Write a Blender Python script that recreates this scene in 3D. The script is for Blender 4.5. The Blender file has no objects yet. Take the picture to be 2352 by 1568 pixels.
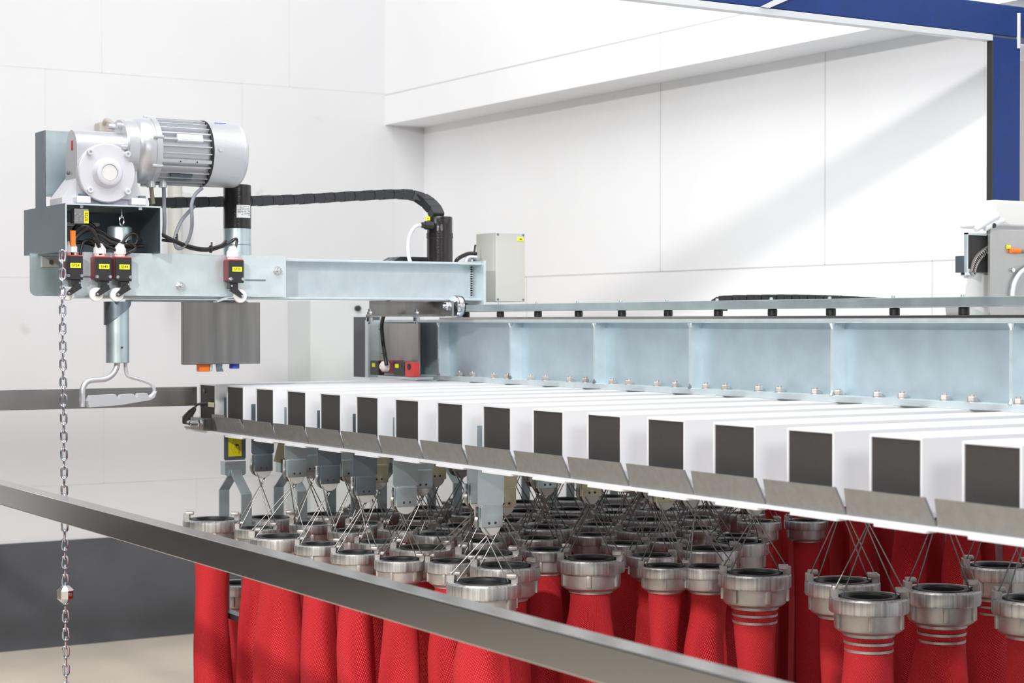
import bpy, bmesh, math, random
from mathutils import Vector, Matrix
R = math.radians; PI = math.pi
C = bpy.context.scene.collection
sc = bpy.context.scene

# ------------------------------------------------------------------ camera
F = 4173.0; TH = R(31.75); PI_T = R(0.618)
cam_d = bpy.data.cameras.new('camera'); cam = bpy.data.objects.new('camera', cam_d); C.objects.link(cam)
cam_d.sensor_width = 36; cam_d.lens = F / 2352 * 36
cam.location = (0, 0, 0); cam.rotation_euler = (PI / 2 - PI_T, 0, -TH)
cam_d.clip_start = .05; cam_d.clip_end = 60
cam_d.dof.use_dof = True; cam_d.dof.focus_distance = 3.25; cam_d.dof.aperture_fstop = 9.0
sc.camera = cam

# ------------------------------------------------------------------ world, lights, exposure
sc.view_settings.view_transform = 'Standard'; sc.view_settings.look = 'None'
sc.view_settings.gamma = 1; sc.view_settings.use_curve_mapping = False
sc.view_settings.exposure = 0.0
w = bpy.data.worlds.new('world'); sc.world = w; w.use_nodes = True
bg = w.node_tree.nodes['Background']; bg.inputs[0].default_value = (.93, .96, 1, 1); bg.inputs[1].default_value = .27

def area(name, loc, target, size, power, col=(1, 1, 1), sy=None):
    l = bpy.data.lights.new(name, 'AREA'); l.energy = power; l.color = col; l.size = size
    if sy: l.shape = 'RECTANGLE'; l.size_y = sy
    o = bpy.data.objects.new(name, l); C.objects.link(o); o.location = loc
    o.rotation_euler = (Vector(target) - Vector(loc)).to_track_quat('-Z', 'Y').to_euler()
    return o
area('ceiling_light', (1.0, 2.3, 2.75), (2.3, 2.9, 0), 2.0, 102, (1, .99, .97), 2.0)
area('right_wall_fill', (-2.2, 2.2, 2.5), (2.0, 3.4, .2), 1.6, 38, (1, 1, 1), 1.2)  # unseen fill lamp, added to brighten the right wall
area('window_light', (.6, -2.4, 1.7), (1.4, 3.2, 0), 1.3, 62, (1, 1, 1), 1.0)
area('floodlight', (-1.0, .7, 1.25), (1.6, 2.8, -.8), .12, 85, (1, .97, .94), .12)

# ------------------------------------------------------------------ picture rays -> points on real planes
_f = Vector((math.sin(TH) * math.cos(PI_T), math.cos(TH) * math.cos(PI_T), -math.sin(PI_T)))
_r = Vector((math.cos(TH), -math.sin(TH), 0)); _u = _r.cross(_f)
def ray(x, y): return _f + _r * ((x - 1176) / F) + _u * ((784 - y) / F)
def onY(x, y, Y): d = ray(x, y); return d * (Y / d.y)
def onX(x, y, X): d = ray(x, y); return d * (X / d.x)
def onZ(x, y, Z): d = ray(x, y); return d * (Z / d.z)
def px_of(p):
    p = Vector(p); dd = p.dot(_f); return 1176 + F * p.dot(_r) / dd, 784 - F * p.dot(_u) / dd, dd

# ------------------------------------------------------------------ materials
MT = {}
def mat(name, col, rough=.5, metal=0.0, noise=None, bump=None, spec=None, coat=0, aniso=None):
    m = bpy.data.materials.new(name); m.use_nodes = True; n = m.node_tree.nodes; l = m.node_tree.links
    b = n['Principled BSDF']; b.inputs['Base Color'].default_value = (*col, 1)
    b.inputs['Roughness'].default_value = rough; b.inputs['Metallic'].default_value = metal
    if spec is not None: b.inputs['Specular IOR Level'].default_value = spec
    if coat: b.inputs['Coat Weight'].default_value = coat
    tc = n.new('ShaderNodeTexCoord'); mp = n.new('ShaderNodeMapping'); l.new(tc.outputs['Object'], mp.inputs[0])
    if noise:                       # (scale, amount, stretch)
        sc_, amt, st = noise
        mp.inputs['Scale'].default_value = st
        t = n.new('ShaderNodeTexNoise'); t.inputs['Scale'].default_value = sc_; t.inputs['Detail'].default_value = 5
        l.new(mp.outputs[0], t.inputs[0])
        r = n.new('ShaderNodeValToRGB'); r.color_ramp.elements[0].position = .3; r.color_ramp.elements[1].position = .7
        r.color_ramp.elements[0].color = (*[c * (1 - amt) for c in col], 1)
        r.color_ramp.elements[1].color = (*[min(1, c * (1 + amt * .6)) for c in col], 1)
        l.new(t.outputs[0], r.inputs[0]); l.new(r.outputs[0], b.inputs['Base Color'])
        mr = n.new('ShaderNodeMapRange'); mr.inputs[3].default_value = max(.02, rough - .08); mr.inputs[4].default_value = min(1, rough + .08)
        l.new(t.outputs[0], mr.inputs[0]); l.new(mr.outputs[0], b.inputs['Roughness'])
    if bump:                        # (scale, strength)
        t2 = n.new('ShaderNodeTexNoise'); t2.inputs['Scale'].default_value = bump[0]; t2.inputs['Detail'].default_value = 3
        l.new(tc.outputs['Object'], t2.inputs[0])
        bp = n.new('ShaderNodeBump'); bp.inputs['Strength'].default_value = bump[1]; bp.inputs['Distance'].default_value = .002
        l.new(t2.outputs[0], bp.inputs['Height']); l.new(bp.outputs[0], b.inputs['Normal'])
    MT[name] = m; return m
mat('galv', (.56, .66, .69), .36, .85, (22, .10, (1, 1, 1)), (700, .06))
mat('galv_web', (.52, .63, .69), .40, .65, (16, .10, (1, 1, 1)), (900, .08))
mat('galv_light', (.62, .70, .73), .42, .6, (30, .08, (1, 1, 1)))
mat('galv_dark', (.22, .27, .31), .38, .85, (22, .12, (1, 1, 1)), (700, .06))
mat('steel', (.29, .275, .265), .30, 1.0, (40, .22, (1, 1, .06)))
mat('housing', (.47, .475, .47), .36, .6, (6, .25, (1, 1, .6)))
mat('steel_h', (.46, .45, .43), .26, 1.0, (40, .18, (.06, .06, 1)))
mat('rail_steel', (.52, .51, .50), .24, 1.0, (10, .07, (1, .1, 1)))
mat('chrome', (.72, .73, .76), .16, 1.0)
mat('zinc_link', (.55, .57, .64), .2, 1.0)
mat('alu_bar', (.80, .81, .84), .38, .12, (3, .03, (1, 1, 1)))
mat('cap', (.045, .043, .043), .6, .1, (900, .25, (1, 1, 1)))
mat('silver', (.62, .63, .67), .33, .55, None, (500, .12))
mat('silver_pale', (.72, .72, .78), .42, .2, None, (500, .1))
mat('tab_steel', (.35, .355, .365), .36, .9, (90, .10, (1, 1, 1)))
mat('coupling_cast', (.54, .51, .49), .46, .8, (60, .12, (1, 1, 1)))
mat('coupling_ring', (.60, .60, .60), .40, .9, (220, .45, (1, 1, .02)))
mat('rubber', (.012, .012, .014), .42)
mat('bore', (.02, .02, .022), .5)
mat('black', (.02, .02, .022), .38)
mat('black_gloss', (.018, .016, .016), .2, 0, None, (260, .15))
mat('drag', (.028, .03, .034), .5)
mat('wire', (.24, .235, .23), .42, 1.0)
mat('pulley', (.56, .56, .55), .5, .1)
mat('white_plastic', (.78, .78, .77), .4)
mat('beige_box', (.52, .52, .485), .45)
mat('yellow', (.88, .84, .02), .5)
mat('sticker', (.62, .56, .01), .5)
mat('ink', (.03, .03, .03), .6)
mat('ink_blue', (.05, .08, .5), .5)
mat('red_dark', (.20, .02, .03), .45)
mat('red', (.75, .06, .06), .45)
mat('orange', (.9, .2, .02), .5)
mat('grey_cable', (.20, .22, .25), .45)
mat('pale_cable', (.70, .72, .78), .45)
mat('brown_cable', (.24, .21, .14), .5)
mat('blue_paint', (.008, .035, .17), .45, 0, (40, .12, (1, 1, 1)), None, .25)
mat('pale_strip', (.58, .60, .62), .4)
mat('label_white', (.80, .82, .84), .4)
mat('paper', (.55, .53, .36), .7)
mat('floor', (.62, .56, .47), .55, 0, (3, .12, (1, 1, 1)))
mat('skirt', (.085, .088, .10), .5, 0, (5, .18, (1, 1, 1)))
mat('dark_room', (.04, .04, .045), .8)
mat('panel', (.66, .70, .70), .6)
mat('beige', (.55, .50, .46), .6)
mat('blue_cap', (.03, .08, .5), .4)
mat('plate_beige', (.50, .47, .45), .45, .6, (40, .08, (1, 1, .2)))
mat('zinc_yellow', (.60, .58, .40), .42, .7, (70, .15, (1, 1, 1)))

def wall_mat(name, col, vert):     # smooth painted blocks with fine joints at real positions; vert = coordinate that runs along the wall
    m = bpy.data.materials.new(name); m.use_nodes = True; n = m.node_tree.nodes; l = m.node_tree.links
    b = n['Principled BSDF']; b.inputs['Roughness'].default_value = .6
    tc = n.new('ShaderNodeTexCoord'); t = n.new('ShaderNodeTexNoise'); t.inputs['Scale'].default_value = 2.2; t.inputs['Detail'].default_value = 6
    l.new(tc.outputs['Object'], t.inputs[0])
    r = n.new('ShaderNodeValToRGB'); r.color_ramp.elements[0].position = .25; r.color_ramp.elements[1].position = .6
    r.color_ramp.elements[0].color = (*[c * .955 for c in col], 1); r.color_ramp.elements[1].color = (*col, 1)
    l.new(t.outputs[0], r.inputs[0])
    v = n.new('ShaderNodeTexNoise'); v.inputs['Scale'].default_value = 7; v.inputs['Detail'].default_value = 2
    l.new(tc.outputs['Object'], v.inputs[0])
    s = n.new('ShaderNodeValToRGB'); s.color_ramp.elements[0].position = .76; s.color_ramp.elements[1].position = .84
    s.color_ramp.elements[0].color = (1, 1, 1, 1); s.color_ramp.elements[1].color = (.78, .78, .76, 1)
    l.new(v.outputs[0], s.inputs[0])
    mx = n.new('ShaderNodeMix'); mx.data_type = 'RGBA'; mx.blend_type = 'MULTIPLY'; mx.inputs[0].default_value = 1
    l.new(r.outputs[0], mx.inputs[6]); l.new(s.outputs[0], mx.inputs[7]); l.new(mx.outputs[2], b.inputs['Base Color'])
    MT[name] = m; return m
wall_mat('wall_left', (.68, .685, .705), 0); wall_mat('wall_right', (.91, .92, .935), 1)  # left darker, right paler: the uneven light is put into the wall colours
mat('joint', (.66, .66, .66), .8)

def hose_mat():
    m = bpy.data.materials.new('hose_fabric'); m.use_nodes = True; n = m.node_tree.nodes; l = m.node_tree.links
    b = n['Principled BSDF']; b.inputs['Roughness'].default_value = .62
    b.inputs['Specular IOR Level'].default_value = .2
    tc = n.new('ShaderNodeTexCoord')
    outs = []
    for ang, s in ((R(28), 1), (R(-62), 1)):
        mp = n.new('ShaderNodeMapping'); mp.inputs['Rotation'].default_value = (0, 0, ang); l.new(tc.outputs['UV'], mp.inputs[0])
        wv = n.new('ShaderNodeTexWave'); wv.inputs['Scale'].default_value = 78 if s else 60; wv.inputs['Distortion'].default_value = .4
        l.new(mp.outputs[0], wv.inputs[0]); outs.append(wv.outputs[1])
    mu = n.new('ShaderNodeMath'); mu.operation = 'MULTIPLY'; l.new(outs[0], mu.inputs[0]); l.new(outs[1], mu.inputs[1])
    r = n.new('ShaderNodeValToRGB'); r.color_ramp.elements[0].color = (.58, .016, .026, 1); r.color_ramp.elements[1].color = (1, .085, .095, 1)
    r.color_ramp.elements[1].position = .6
    l.new(mu.outputs[0], r.inputs[0]); l.new(r.outputs[0], b.inputs['Base Color'])
    bp = n.new('ShaderNodeBump'); bp.inputs['Strength'].default_value = .8; bp.inputs['Distance'].default_value = .002
    l.new(mu.outputs[0], bp.inputs['Height']); l.new(bp.outputs[0], b.inputs['Normal'])
    MT['hose'] = m
hose_mat()

# ------------------------------------------------------------------ mesh helpers
ORG = {}
class MB:
    def __init__(s): s.bm = bmesh.new(); s.bev = False
    def box(s, x0, x1, y0, y1, z0, z1, bev=0):
        v = [s.bm.verts.new(p) for p in ((x0,y0,z0),(x1,y0,z0),(x1,y1,z0),(x0,y1,z0),(x0,y0,z1),(x1,y0,z1),(x1,y1,z1),(x0,y1,z1))]
        fs = [s.bm.faces.new([v[i] for i in q]) for q in ((0,3,2,1),(4,5,6,7),(0,1,5,4),(1,2,6,5),(2,3,7,6),(3,0,4,7))]
        if bev:
            s.bev = True
            es = list({e for f in fs for e in f.edges})
            bmesh.ops.bevel(s.bm, geom=es, offset=bev, segments=3, affect='EDGES', profile=.5)
        return s
    def obox(s, c, ax, ay, az, bev=0):          # oriented box: centre and three half-axis vectors
        c = Vector(c); v = []
        for k in (-1, 1):
            for (i, j) in ((-1,-1),(1,-1),(1,1),(-1,1)): v.append(s.bm.verts.new(c + Vector(ax)*i + Vector(ay)*j + Vector(az)*k))
        fs = [s.bm.faces.new([v[i] for i in q]) for q in ((0,3,2,1),(4,5,6,7),(0,1,5,4),(1,2,6,5),(2,3,7,6),(3,0,4,7))]
        if bev:
            s.bev = True
            es = list({e for f in fs for e in f.edges})
            bmesh.ops.bevel(s.bm, geom=es, offset=bev, segments=2, affect='EDGES', profile=.5)
        return s
    def prism(s, pts, a, b, axis='Y', smooth=None):         # polygon extruded along an axis; pts are the other two coordinates
        def P(p, t): return {'Y': (p[0], t, p[1]), 'X': (t, p[0], p[1]), 'Z': (p[0], p[1], t)}[axis]
        A = [s.bm.verts.new(P(p, a)) for p in pts]; B = [s.bm.verts.new(P(p, b)) for p in pts]
        s.bm.faces.new(A); s.bm.faces.new(B[::-1]); n = len(pts)
        for i in range(n): s.bm.faces.new((A[i], B[i], B[(i+1) % n], A[(i+1) % n]))
        return s
    def lathe(s, prof, c=(0,0,0), axis='Z', seg=32, sx=1, sy=1):        # prof: (radius, height) pairs
        c = Vector(c); rings = []
        for (r, h) in prof:
            ring = []
            if r < 1e-6: ring = [s.bm.verts.new(c + ax3(axis, 0, 0, h))]
            else:
                for i in range(seg):
                    t = 2*PI*i/seg; ring.append(s.bm.verts.new(c + ax3(axis, r*math.cos(t)*sx, r*math.sin(t)*sy, h)))
            rings.append(ring)
        for a, b in zip(rings, rings[1:]):
            for i in range(seg):
                j = (i+1) % seg
                if len(a) == 1 and len(b) == 1: continue
                if len(a) == 1: s.bm.faces.new((a[0], b[i], b[j]))
                elif len(b) == 1: s.bm.faces.new((a[j], a[i], b[0]))
                else: s.bm.faces.new((a[i], b[i], b[j], a[j]))
        return s
    def cyl(s, c, r, h0, h1, axis='Z', seg=24, ch=0):
        if ch: return s.lathe([(0,h0),(r-ch,h0),(r,h0+ch),(r,h1-ch),(r-ch,h1),(0,h1)], c, axis, seg)
        return s.lathe([(0,h0),(r,h0),(r,h1),(0,h1)], c, axis, seg)
    def tube(s, pts, r, seg=10, closed=False, caps=True):
        pts = [Vector(p) for p in pts]; n = len(pts); rings = []; up = Vector((0,0,1)); prev = None
        for i, p in enumerate(pts):
            if closed: t = (pts[(i+1) % n] - pts[i-1]).normalized()
            else: t = (pts[min(i+1, n-1)] - pts[max(i-1, 0)]).normalized()
            if prev is None:
                a = t.cross(up);
                if a.length < 1e-3: a = t.cross(Vector((1,0,0)))
                a.normalize()
            else:
                a = prev - t * prev.dot(t)
                if a.length < 1e-5: a = t.orthogonal()
                a.normalize()
            prev = a; b = t.cross(a)
            rr = r[i] if isinstance(r, (list, tuple)) else r
            rings.append([s.bm.verts.new(p + a*rr*math.cos(2*PI*k/seg) + b*rr*math.sin(2*PI*k/seg)) for k in range(seg)])
        m = n if closed else n-1
        for i in range(m):
            A, B = rings[i], rings[(i+1) % n]
            off = 0
            if closed and i == n-1:
                off = min(range(seg), key=lambda o: sum((A[k].co - B[(k+o) % seg].co).length for k in range(0, seg, 2)))
            for k in range(seg):
                s.bm.faces.new((A[k], A[(k+1) % seg], B[(k+1+off) % seg], B[(k+off) % seg]))
        if caps and not closed: s.bm.faces.new(rings[0][::-1]); s.bm.faces.new(rings[-1])
        return s
    def disc_ring(s, c, r0, r1, h0, h1, axis='Z', seg=32):
        return s.lathe([(r0,h0),(r1,h0),(r1,h1),(r0,h1),(r0,h0)], c, axis, seg)
    def build(s, name, m, parent=None, smooth=True, ang=38):
        bmesh.ops.remove_doubles(s.bm, verts=s.bm.verts, dist=1e-6)
        bmesh.ops.recalc_face_normals(s.bm, faces=s.bm.faces)
        me = bpy.data.meshes.new(name); base = Vector((0,0,0))
        if parent is not None: base = ORG[parent.name]
        bmesh.ops.translate(s.bm, verts=s.bm.verts, vec=-base)
        if smooth:
            for e in s.bm.edges: e.smooth = not (len(e.link_faces) == 2 and e.calc_face_angle(0) > R(ang))
            for f in s.bm.faces: f.smooth = True
        s.bm.to_mesh(me); s.bm.free(); me.materials.append(MT[m] if isinstance(m, str) else m)
        o = bpy.data.objects.new(name, me); C.objects.link(o)
        if s.bev and smooth:
            wn = o.modifiers.new('normals', 'WEIGHTED_NORMAL'); wn.keep_sharp = True; wn.weight = 100
        if parent is not None: o.parent = parent
        ORG[o.name] = base
        return o
def ax3(axis, a, b, h):
    return Vector((a, b, h)) if axis == 'Z' else Vector((h, a, b)) if axis == 'X' else Vector((a, h, b))
def smooth_path(pts, n=8):
    pts = [Vector(p) for p in pts]; out = []
    for i in range(len(pts)-1):
        p0 = pts[max(i-1,0)]; p1 = pts[i]; p2 = pts[i+1]; p3 = pts[min(i+2, len(pts)-1)]
        for k in range(n):
            t = k/n; out.append(.5*((2*p1)+(p2-p0)*t+(2*p0-5*p1+4*p2-p3)*t*t+(3*p1-p0-3*p2+p3)*t**3))
    out.append(pts[-1]); return out
def thing(name, label, cat, loc, group=None):
    o = bpy.data.objects.new(name, None); C.objects.link(o); o.location = loc; o.empty_display_size = .02
    ORG[o.name] = Vector(loc); o['label'] = label; o['category'] = cat
    if group: o['group'] = group
    return o
def tag(o, label, cat, group=None, kind=None):
    o['label'] = label; o['category'] = cat
    if group: o['group'] = group
    if kind: o['kind'] = kind
    return o
def struct(o, label=None, cat=None):
    o['kind'] = 'structure'
    if label: o['label'] = label; o['category'] = cat
    return o
def recenter(o):                                  # put the origin of a one-mesh thing at its base
    me = o.data; zs = [v.co for v in me.vertices]
    c = Vector((sum(v.x for v in zs)/len(zs), sum(v.y for v in zs)/len(zs), min(v.z for v in zs)))
    me.transform(Matrix.Translation(-c)); o.location = c; ORG[o.name] = c; return o
def dup(root):
    r = root.copy(); C.objects.link(r)
    for ch in list(root.children):
        c = ch.copy(); C.objects.link(c); c.parent = r
        for g in list(ch.children):
            d = g.copy(); C.objects.link(d); d.parent = c
    return r
def text_part(txt, size, m, parent, loc, axis='Y', rot=0, align='CENTER', bold=.0):
    cu = bpy.data.curves.new('lettering', 'FONT'); cu.body = txt; cu.size = size; cu.align_x = align; cu.align_y = 'CENTER'
    cu.extrude = .0001; cu.offset = bold
    t = bpy.data.objects.new('t', cu); C.objects.link(t)
    dg = bpy.context.evaluated_depsgraph_get(); me = bpy.data.meshes.new_from_object(t.evaluated_get(dg))
    bpy.data.objects.remove(t); me.name = 'lettering'; me.materials.clear(); me.materials.append(MT[m])
    M = Matrix.Rotation(rot, 4, 'Z')
    if axis == 'Y': M = Matrix.Rotation(PI/2, 4, 'X') @ M
    elif axis == 'X': M = Matrix.Rotation(-PI/2, 4, 'Z') @ Matrix.Rotation(PI/2, 4, 'X') @ M
    me.transform(Matrix.Translation(Vector(loc) - ORG[parent.name]) @ M)
    o = bpy.data.objects.new('lettering', me); C.objects.link(o); o.parent = parent; ORG[o.name] = ORG[parent.name]
    return o
def rbox_pts(x0, x1, z0, z1, r, corners=(1,1,1,1), n=6):       # rounded rectangle; corners: bl, br, tr, tl
    P = []
    for (cx, cz, a0, on) in ((x0, z0, 180, corners[0]), (x1, z0, 270, corners[1]), (x1, z1, 0, corners[2]), (x0, z1, 90, corners[3])):
        if not on: P.append((cx, cz)); continue
        ox = cx + (r if cx == x0 else -r); oz = cz + (r if cz == z0 else -r)
        for k in range(n+1):
            a = R(a0 + 90*k/n); P.append((ox + r*math.cos(a), oz + r*math.sin(a)))
    return P
def hexnut(mb, c, r, h0, h1, axis='Z'):
    return mb.lathe([(0,h0),(r*.9,h0),(r,h0+(h1-h0)*.15),(r,h0+(h1-h0)*.85),(r*.9,h1),(0,h1)], c, axis, 6)

# ------------------------------------------------------------------ the room
YW = 5.37; XU = 2.826; XL = 2.975; ZF = -.978; ZL = .655
m = MB(); m.box(-3.4, .3, YW, YW+.2, -3.2, 2.4); struct(m.build('wall_hall', 'dark_room', None, False), 'dark hall wall beyond the white wall, left of the picture', 'wall')
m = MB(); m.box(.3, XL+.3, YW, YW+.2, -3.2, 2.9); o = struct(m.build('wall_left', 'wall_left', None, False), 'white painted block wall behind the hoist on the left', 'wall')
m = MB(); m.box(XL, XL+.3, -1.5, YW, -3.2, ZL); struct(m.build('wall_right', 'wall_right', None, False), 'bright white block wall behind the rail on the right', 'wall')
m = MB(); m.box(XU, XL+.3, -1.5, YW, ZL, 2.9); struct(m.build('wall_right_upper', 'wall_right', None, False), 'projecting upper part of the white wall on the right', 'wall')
m = MB(); m.box(-3.4, 1.36, -2.6, YW, ZF-.15, ZF); m.box(1.36, XL, 4.05, YW, ZF-.15, ZF)
struct(m.build('floor', 'floor', None, False), 'pale beige concrete floor beside the hose shaft', 'floor')
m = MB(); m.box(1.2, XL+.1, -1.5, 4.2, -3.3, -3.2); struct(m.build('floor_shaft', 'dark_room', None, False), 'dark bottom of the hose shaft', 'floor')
m = MB(); m.box(-3.6, -3.4, -2.8, YW+.2, ZF-.15, 1.9); struct(m.build('wall_back', 'dark_room', None, False), 'dark wall of the hall behind the viewer', 'wall')
m = MB(); m.box(.3, XL+.3, YW-.006, YW, ZF, -.6586); struct(m.build('baseboard_left', 'skirt', None, False), 'dark grey painted band along the foot of the left wall', 'baseboard')
# joints between the wall blocks: real shallow grooves read as thin recessed strips
m = MB(); zs = (.759, .134, -.491); g = .0016
for z in zs: m.box(.3, XU if z > ZL else XL, YW-.0008, YW+.01, z-g, z+g)
xj = lambda x: onY(x, 500, YW).x
for x, z0, z1 in ((235, .759, 1.6), (665, .759, 1.6), (105, .134, .759), (557, .134, .759), (903, .134, .655), (237, -.491, .134), (-200, -.491, .134), (450, -.655, -.491)):
    X = xj(x); m.box(X-g*.8, X+g*.8, YW-.0008, YW+.01, z0, z1)
struct(m.build('trim_1', 'joint', None, False), 'fine joints between the blocks of the left wall', 'trim')
m = MB(); m.box(XU-.0008, XU+.01, -1.5, YW, .754-g, .754+g); m.box(XL-.0008, XL+.01, -1.5, YW, .139-g, .139+g)
yj = lambda x: onX(x, 500, XL).y
for x, z0, z1 in ((1517, .139, ZL), (1895, .139, ZL), (2142, -.49, .139), (1210, -.49, .139)):
    Y = yj(x); m.box(XL-.0008, XL+.01, Y-g, Y+g, z0, z1)
Y = onX(1517, 100, XU).y; m.box(XU-.0008, XU+.01, Y-g, Y+g, ZL, .754)
struct(m.build('trim_2', 'joint', None, False), 'fine joints between the blocks of the right wall', 'trim')
# pale cabinet and pipe on the left wall, smudgy bracket
a = onY(713, 690, 5.2); b = onY(850, 870, 5.2)
t = thing('wall_cabinet', 'pale grey-green cabinet at the left wall behind the end of the rack', 'cabinet', (a.x, 5.2, ZF))
MB().box(a.x, b.x, 5.2, 5.37, ZF, a.z+.002, .003).build('body', 'panel', t)
MB().cyl((onY(820, 708, 5.2).x, 5.2, onY(820, 708, 5.2).z), .009, -.012, 0, 'Y', 16).build('knob', 'ink', t)
a = onY(402, 420, 5.25); b = onY(402, 655, 5.25)
o = MB().cyl((a.x, 5.25, 0), .022, b.z, a.z, 'Z', 20).build('wall_pipe', 'beige_box'); recenter(o)
tag(o, 'pale grey vertical pipe on the left wall behind the hoist cables', 'pipe')
c = onY(250, 288, 5.3); t = thing('wall_hook', 'small blurred beige hook on the left wall above the gearbox', 'hook', c)
MB().box(c.x-.022, c.x+.026, 5.32, 5.37, c.z-.02, c.z+.012, .006).build('plate', 'beige', t)
MB().tube(smooth_path([(c.x-.005, 5.33, c.z+.005), (c.x-.01, 5.29, c.z+.014), (c.x+.02, 5.28, c.z-.005), (c.x+.05, 5.29, c.z-.022)]), .007).build('arm', 'beige', t)

# ------------------------------------------------------------------ drying rack: bars
X0 = 1.5; SP = .15; N0 = 29.9545; ZT = -.1334; ZB = -.226
def YB(n): return SP*(N0-n) - X0*math.tan(TH)          # far edge (left in the picture) of bar n
def YG(n): return YB(n+.793)                           # middle of the gap after bar n
XE = 2.78
place = ['leftmost', 'second from the left', 'third from the left', 'fourth from the left', 'fifth from the left', 'sixth from the left',
         'seventh from the left', 'eighth from the left', 'ninth from the left', 'eighth from the right', 'seventh from the right', 'sixth from the right',
         'fifth from the right', 'fourth from the right', 'third from the right', 'second from the right', 'rightmost, cut by the picture edge']
def bar(n):
    y1 = YB(n); y0 = y1 - .585*SP
    if n == -1: lab = 'leftmost aluminium rack bar, dark end cap with a screw, beside the sensor block'
    elif n == 14: lab = 'nearest fully seen rack bar, white aluminium tube at the right edge of the picture'
    else: lab = 'white aluminium rack bar with dark end cap, %s' % place[n+1]
    t = thing('rack_bar', lab, 'rack bar', (X0, (y0+y1)/2, ZB), 'aluminium bars of the hose rack')
    th = .003; m = MB()
    m.box(X0, XE, y0, y1, ZT-th, ZT).box(X0, XE, y0, y1, ZB, ZB+th).box(X0, XE, y0, y0+th, ZB+th, ZT-th).box(X0, XE, y1-th, y1, ZB+th, ZT-th)
    m.build('tube', 'alu_bar', t, False)
    e = MB().box(X0+.0015, X0+.006, y0+th, y1-th, ZB+th, ZT-th).build('end_cap', 'cap', t, False)
    if n == -1:
        c = onX(470, 897, X0); MB().cyl((0, c.y, c.z), .0045, X0-.003, X0+.002, 'X', 12, .001).build('screw', 'steel', e)
for n in range(-1, 16): bar(n)

# front ledge with upturned tabs
t = thing('front_ledge', 'steel ledge with a row of upturned grey tabs along the rack front', 'ledge', (1.49, YB(6), -.238))
yl = YB(-1.35); m = MB(); m.box(1.489, 1.503, YB(15.9), yl, -.2375, -.2325)
m.build('base_strip', 'alu_bar', t, False)
for n in range(0, 16):
    yc = YB(n+.2925); 
    zt = -.199 ; zb = -.2325
    m = MB()
    P = [(yc-.0735, zb), (yc+.0735, zb), (yc+.0665, zt), (yc-.0665, zt)]
    vs = []
    for dx in (0, .0035):
        vs.append([m.bm.verts.new((1.492 - (.012 if z == zt else 0) + dx, y, z)) for y, z in P])
    A, B = vs; m.bm.faces.new(A); m.bm.faces.new(B[::-1])
    for i in range(4): m.bm.faces.new((A[i], B[i], B[(i+1) % 4], A[(i+1) % 4]))
    m.build('tab', 'tab_steel', t, False)
for n in range(0, 15):
    yc = YB(n+.35)
    m = MB(); m.prism([(1.486, yc-.055), (1.486, yc+.03), (1.503, yc+.045), (1.503, yc-.055)], -.2405, -.2376, 'Z'); m.build('shim', 'alu_bar', t, False)

# sensor block at the left end of the ledge
c = onX(455, 972, 1.49)
t = thing('ledge_sensor', 'steel sensor block with black plug at the left end of the front ledge', 'sensor', (1.49, c.y, -.232))
a = onX(444, 957, 1.485); b = onX(474, 991, 1.485)
MB().box(1.478, 1.505, b.y, a.y, -.2318, a.z, .0015).build('block', 'steel', t)
MB().box(1.497, 1.503, YB(-.02), b.y-.001, -.2318, -.197).build('plate', 'steel', t, False)
c = onX(462, 971, 1.478)
m = MB(); hexnut(m, (0, c.y-.004, c.z), .0085, 1.468, 1.478, 'X'); m.cyl((0, c.y-.004, c.z), .006, 1.45, 1.47, 'X', 16, .001); m.build('socket', 'chrome', t)
MB().cyl((0, c.y-.004, c.z), .0042, 1.4495, 1.4505, 'X', 16).build('socket_hole', 'bore', t)
MB().box(1.484, 1.505, a.y, a.y+.05, -.2318, -.2285).build('foot', 'steel', t, False)
c1 = onX(432, 968, 1.485); MB().cyl((1.488, 0, c1.z), .008, a.y, c1.y+.004, 'Y', 14, .001).build('collar', 'chrome', t)
m = MB(); m.tube([onX(428, 972, 1.485), onX(429, 960, 1.485), onX(438, 948, 1.485), onX(447, 938, 1.49)], [.009, .0105, .008, .005], 12); m.build('plug', 'black', t)
m = MB(); m.tube(smooth_path([onX(446, 940, 1.49), onX(452, 930, 1.495), onX(466, 926, 1.497), onX(486, 925, 1.498)]), .0026, 8); m.build('cable', 'black', t)
a = onX(480, 923, 1.496); b = onX(492, 935, 1.496); MB().box(1.494, 1.496, b.y, a.y, b.z, a.z).build('cable_tag', 'paper', t, False)

# ------------------------------------------------------------------ steel beam on the bars
XB = 2.04; YE = 3.975; Yn = .6
t = thing('steel_beam', 'long galvanised steel beam with welded stiffeners lying across the rack bars', 'beam', (XB, 2.4, ZT))
MB().box(XB, XB+.10, Yn, YE, -.1332, -.1222, .0012).build('bottom_flange', 'galv_light', t)
m = MB(); m.box(XB+.028, XB+.036, Yn, YE, -.1222, -.0010); 
m.build('web', 'galv_web', t)
m = MB(); m.box(XB, XB+.10, Yn, YE, -.0016, .0052, .001); m.build('top_flange', 'galv_light', t)
m = MB(); m.box(XB+.004, XB+.05, Yn, 3.62, .0054, .0104, .0008); m.build('track_strip', 'steel_h', t)
for x in (1008, 1173, 1366, 1586, 1913, 2325):
    Y = 11773/(x+1406) - 1.262
    MB().box(XB+.001, XB+.028, Y, Y+.006, -.1222, -.0016).build('stiffener', 'galv_light', t, False)
    m = MB(); m.tube([(XB+.002, Y+.003, -.0016), (XB+.003, Y+.003, -.012)], [.006, .0025], 8); m.tube([(XB+.002, Y+.003, -.1222), (XB+.003, Y+.003, -.114)], [.005, .0025], 8)
    m.build('weld', 'chrome', t)
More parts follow.
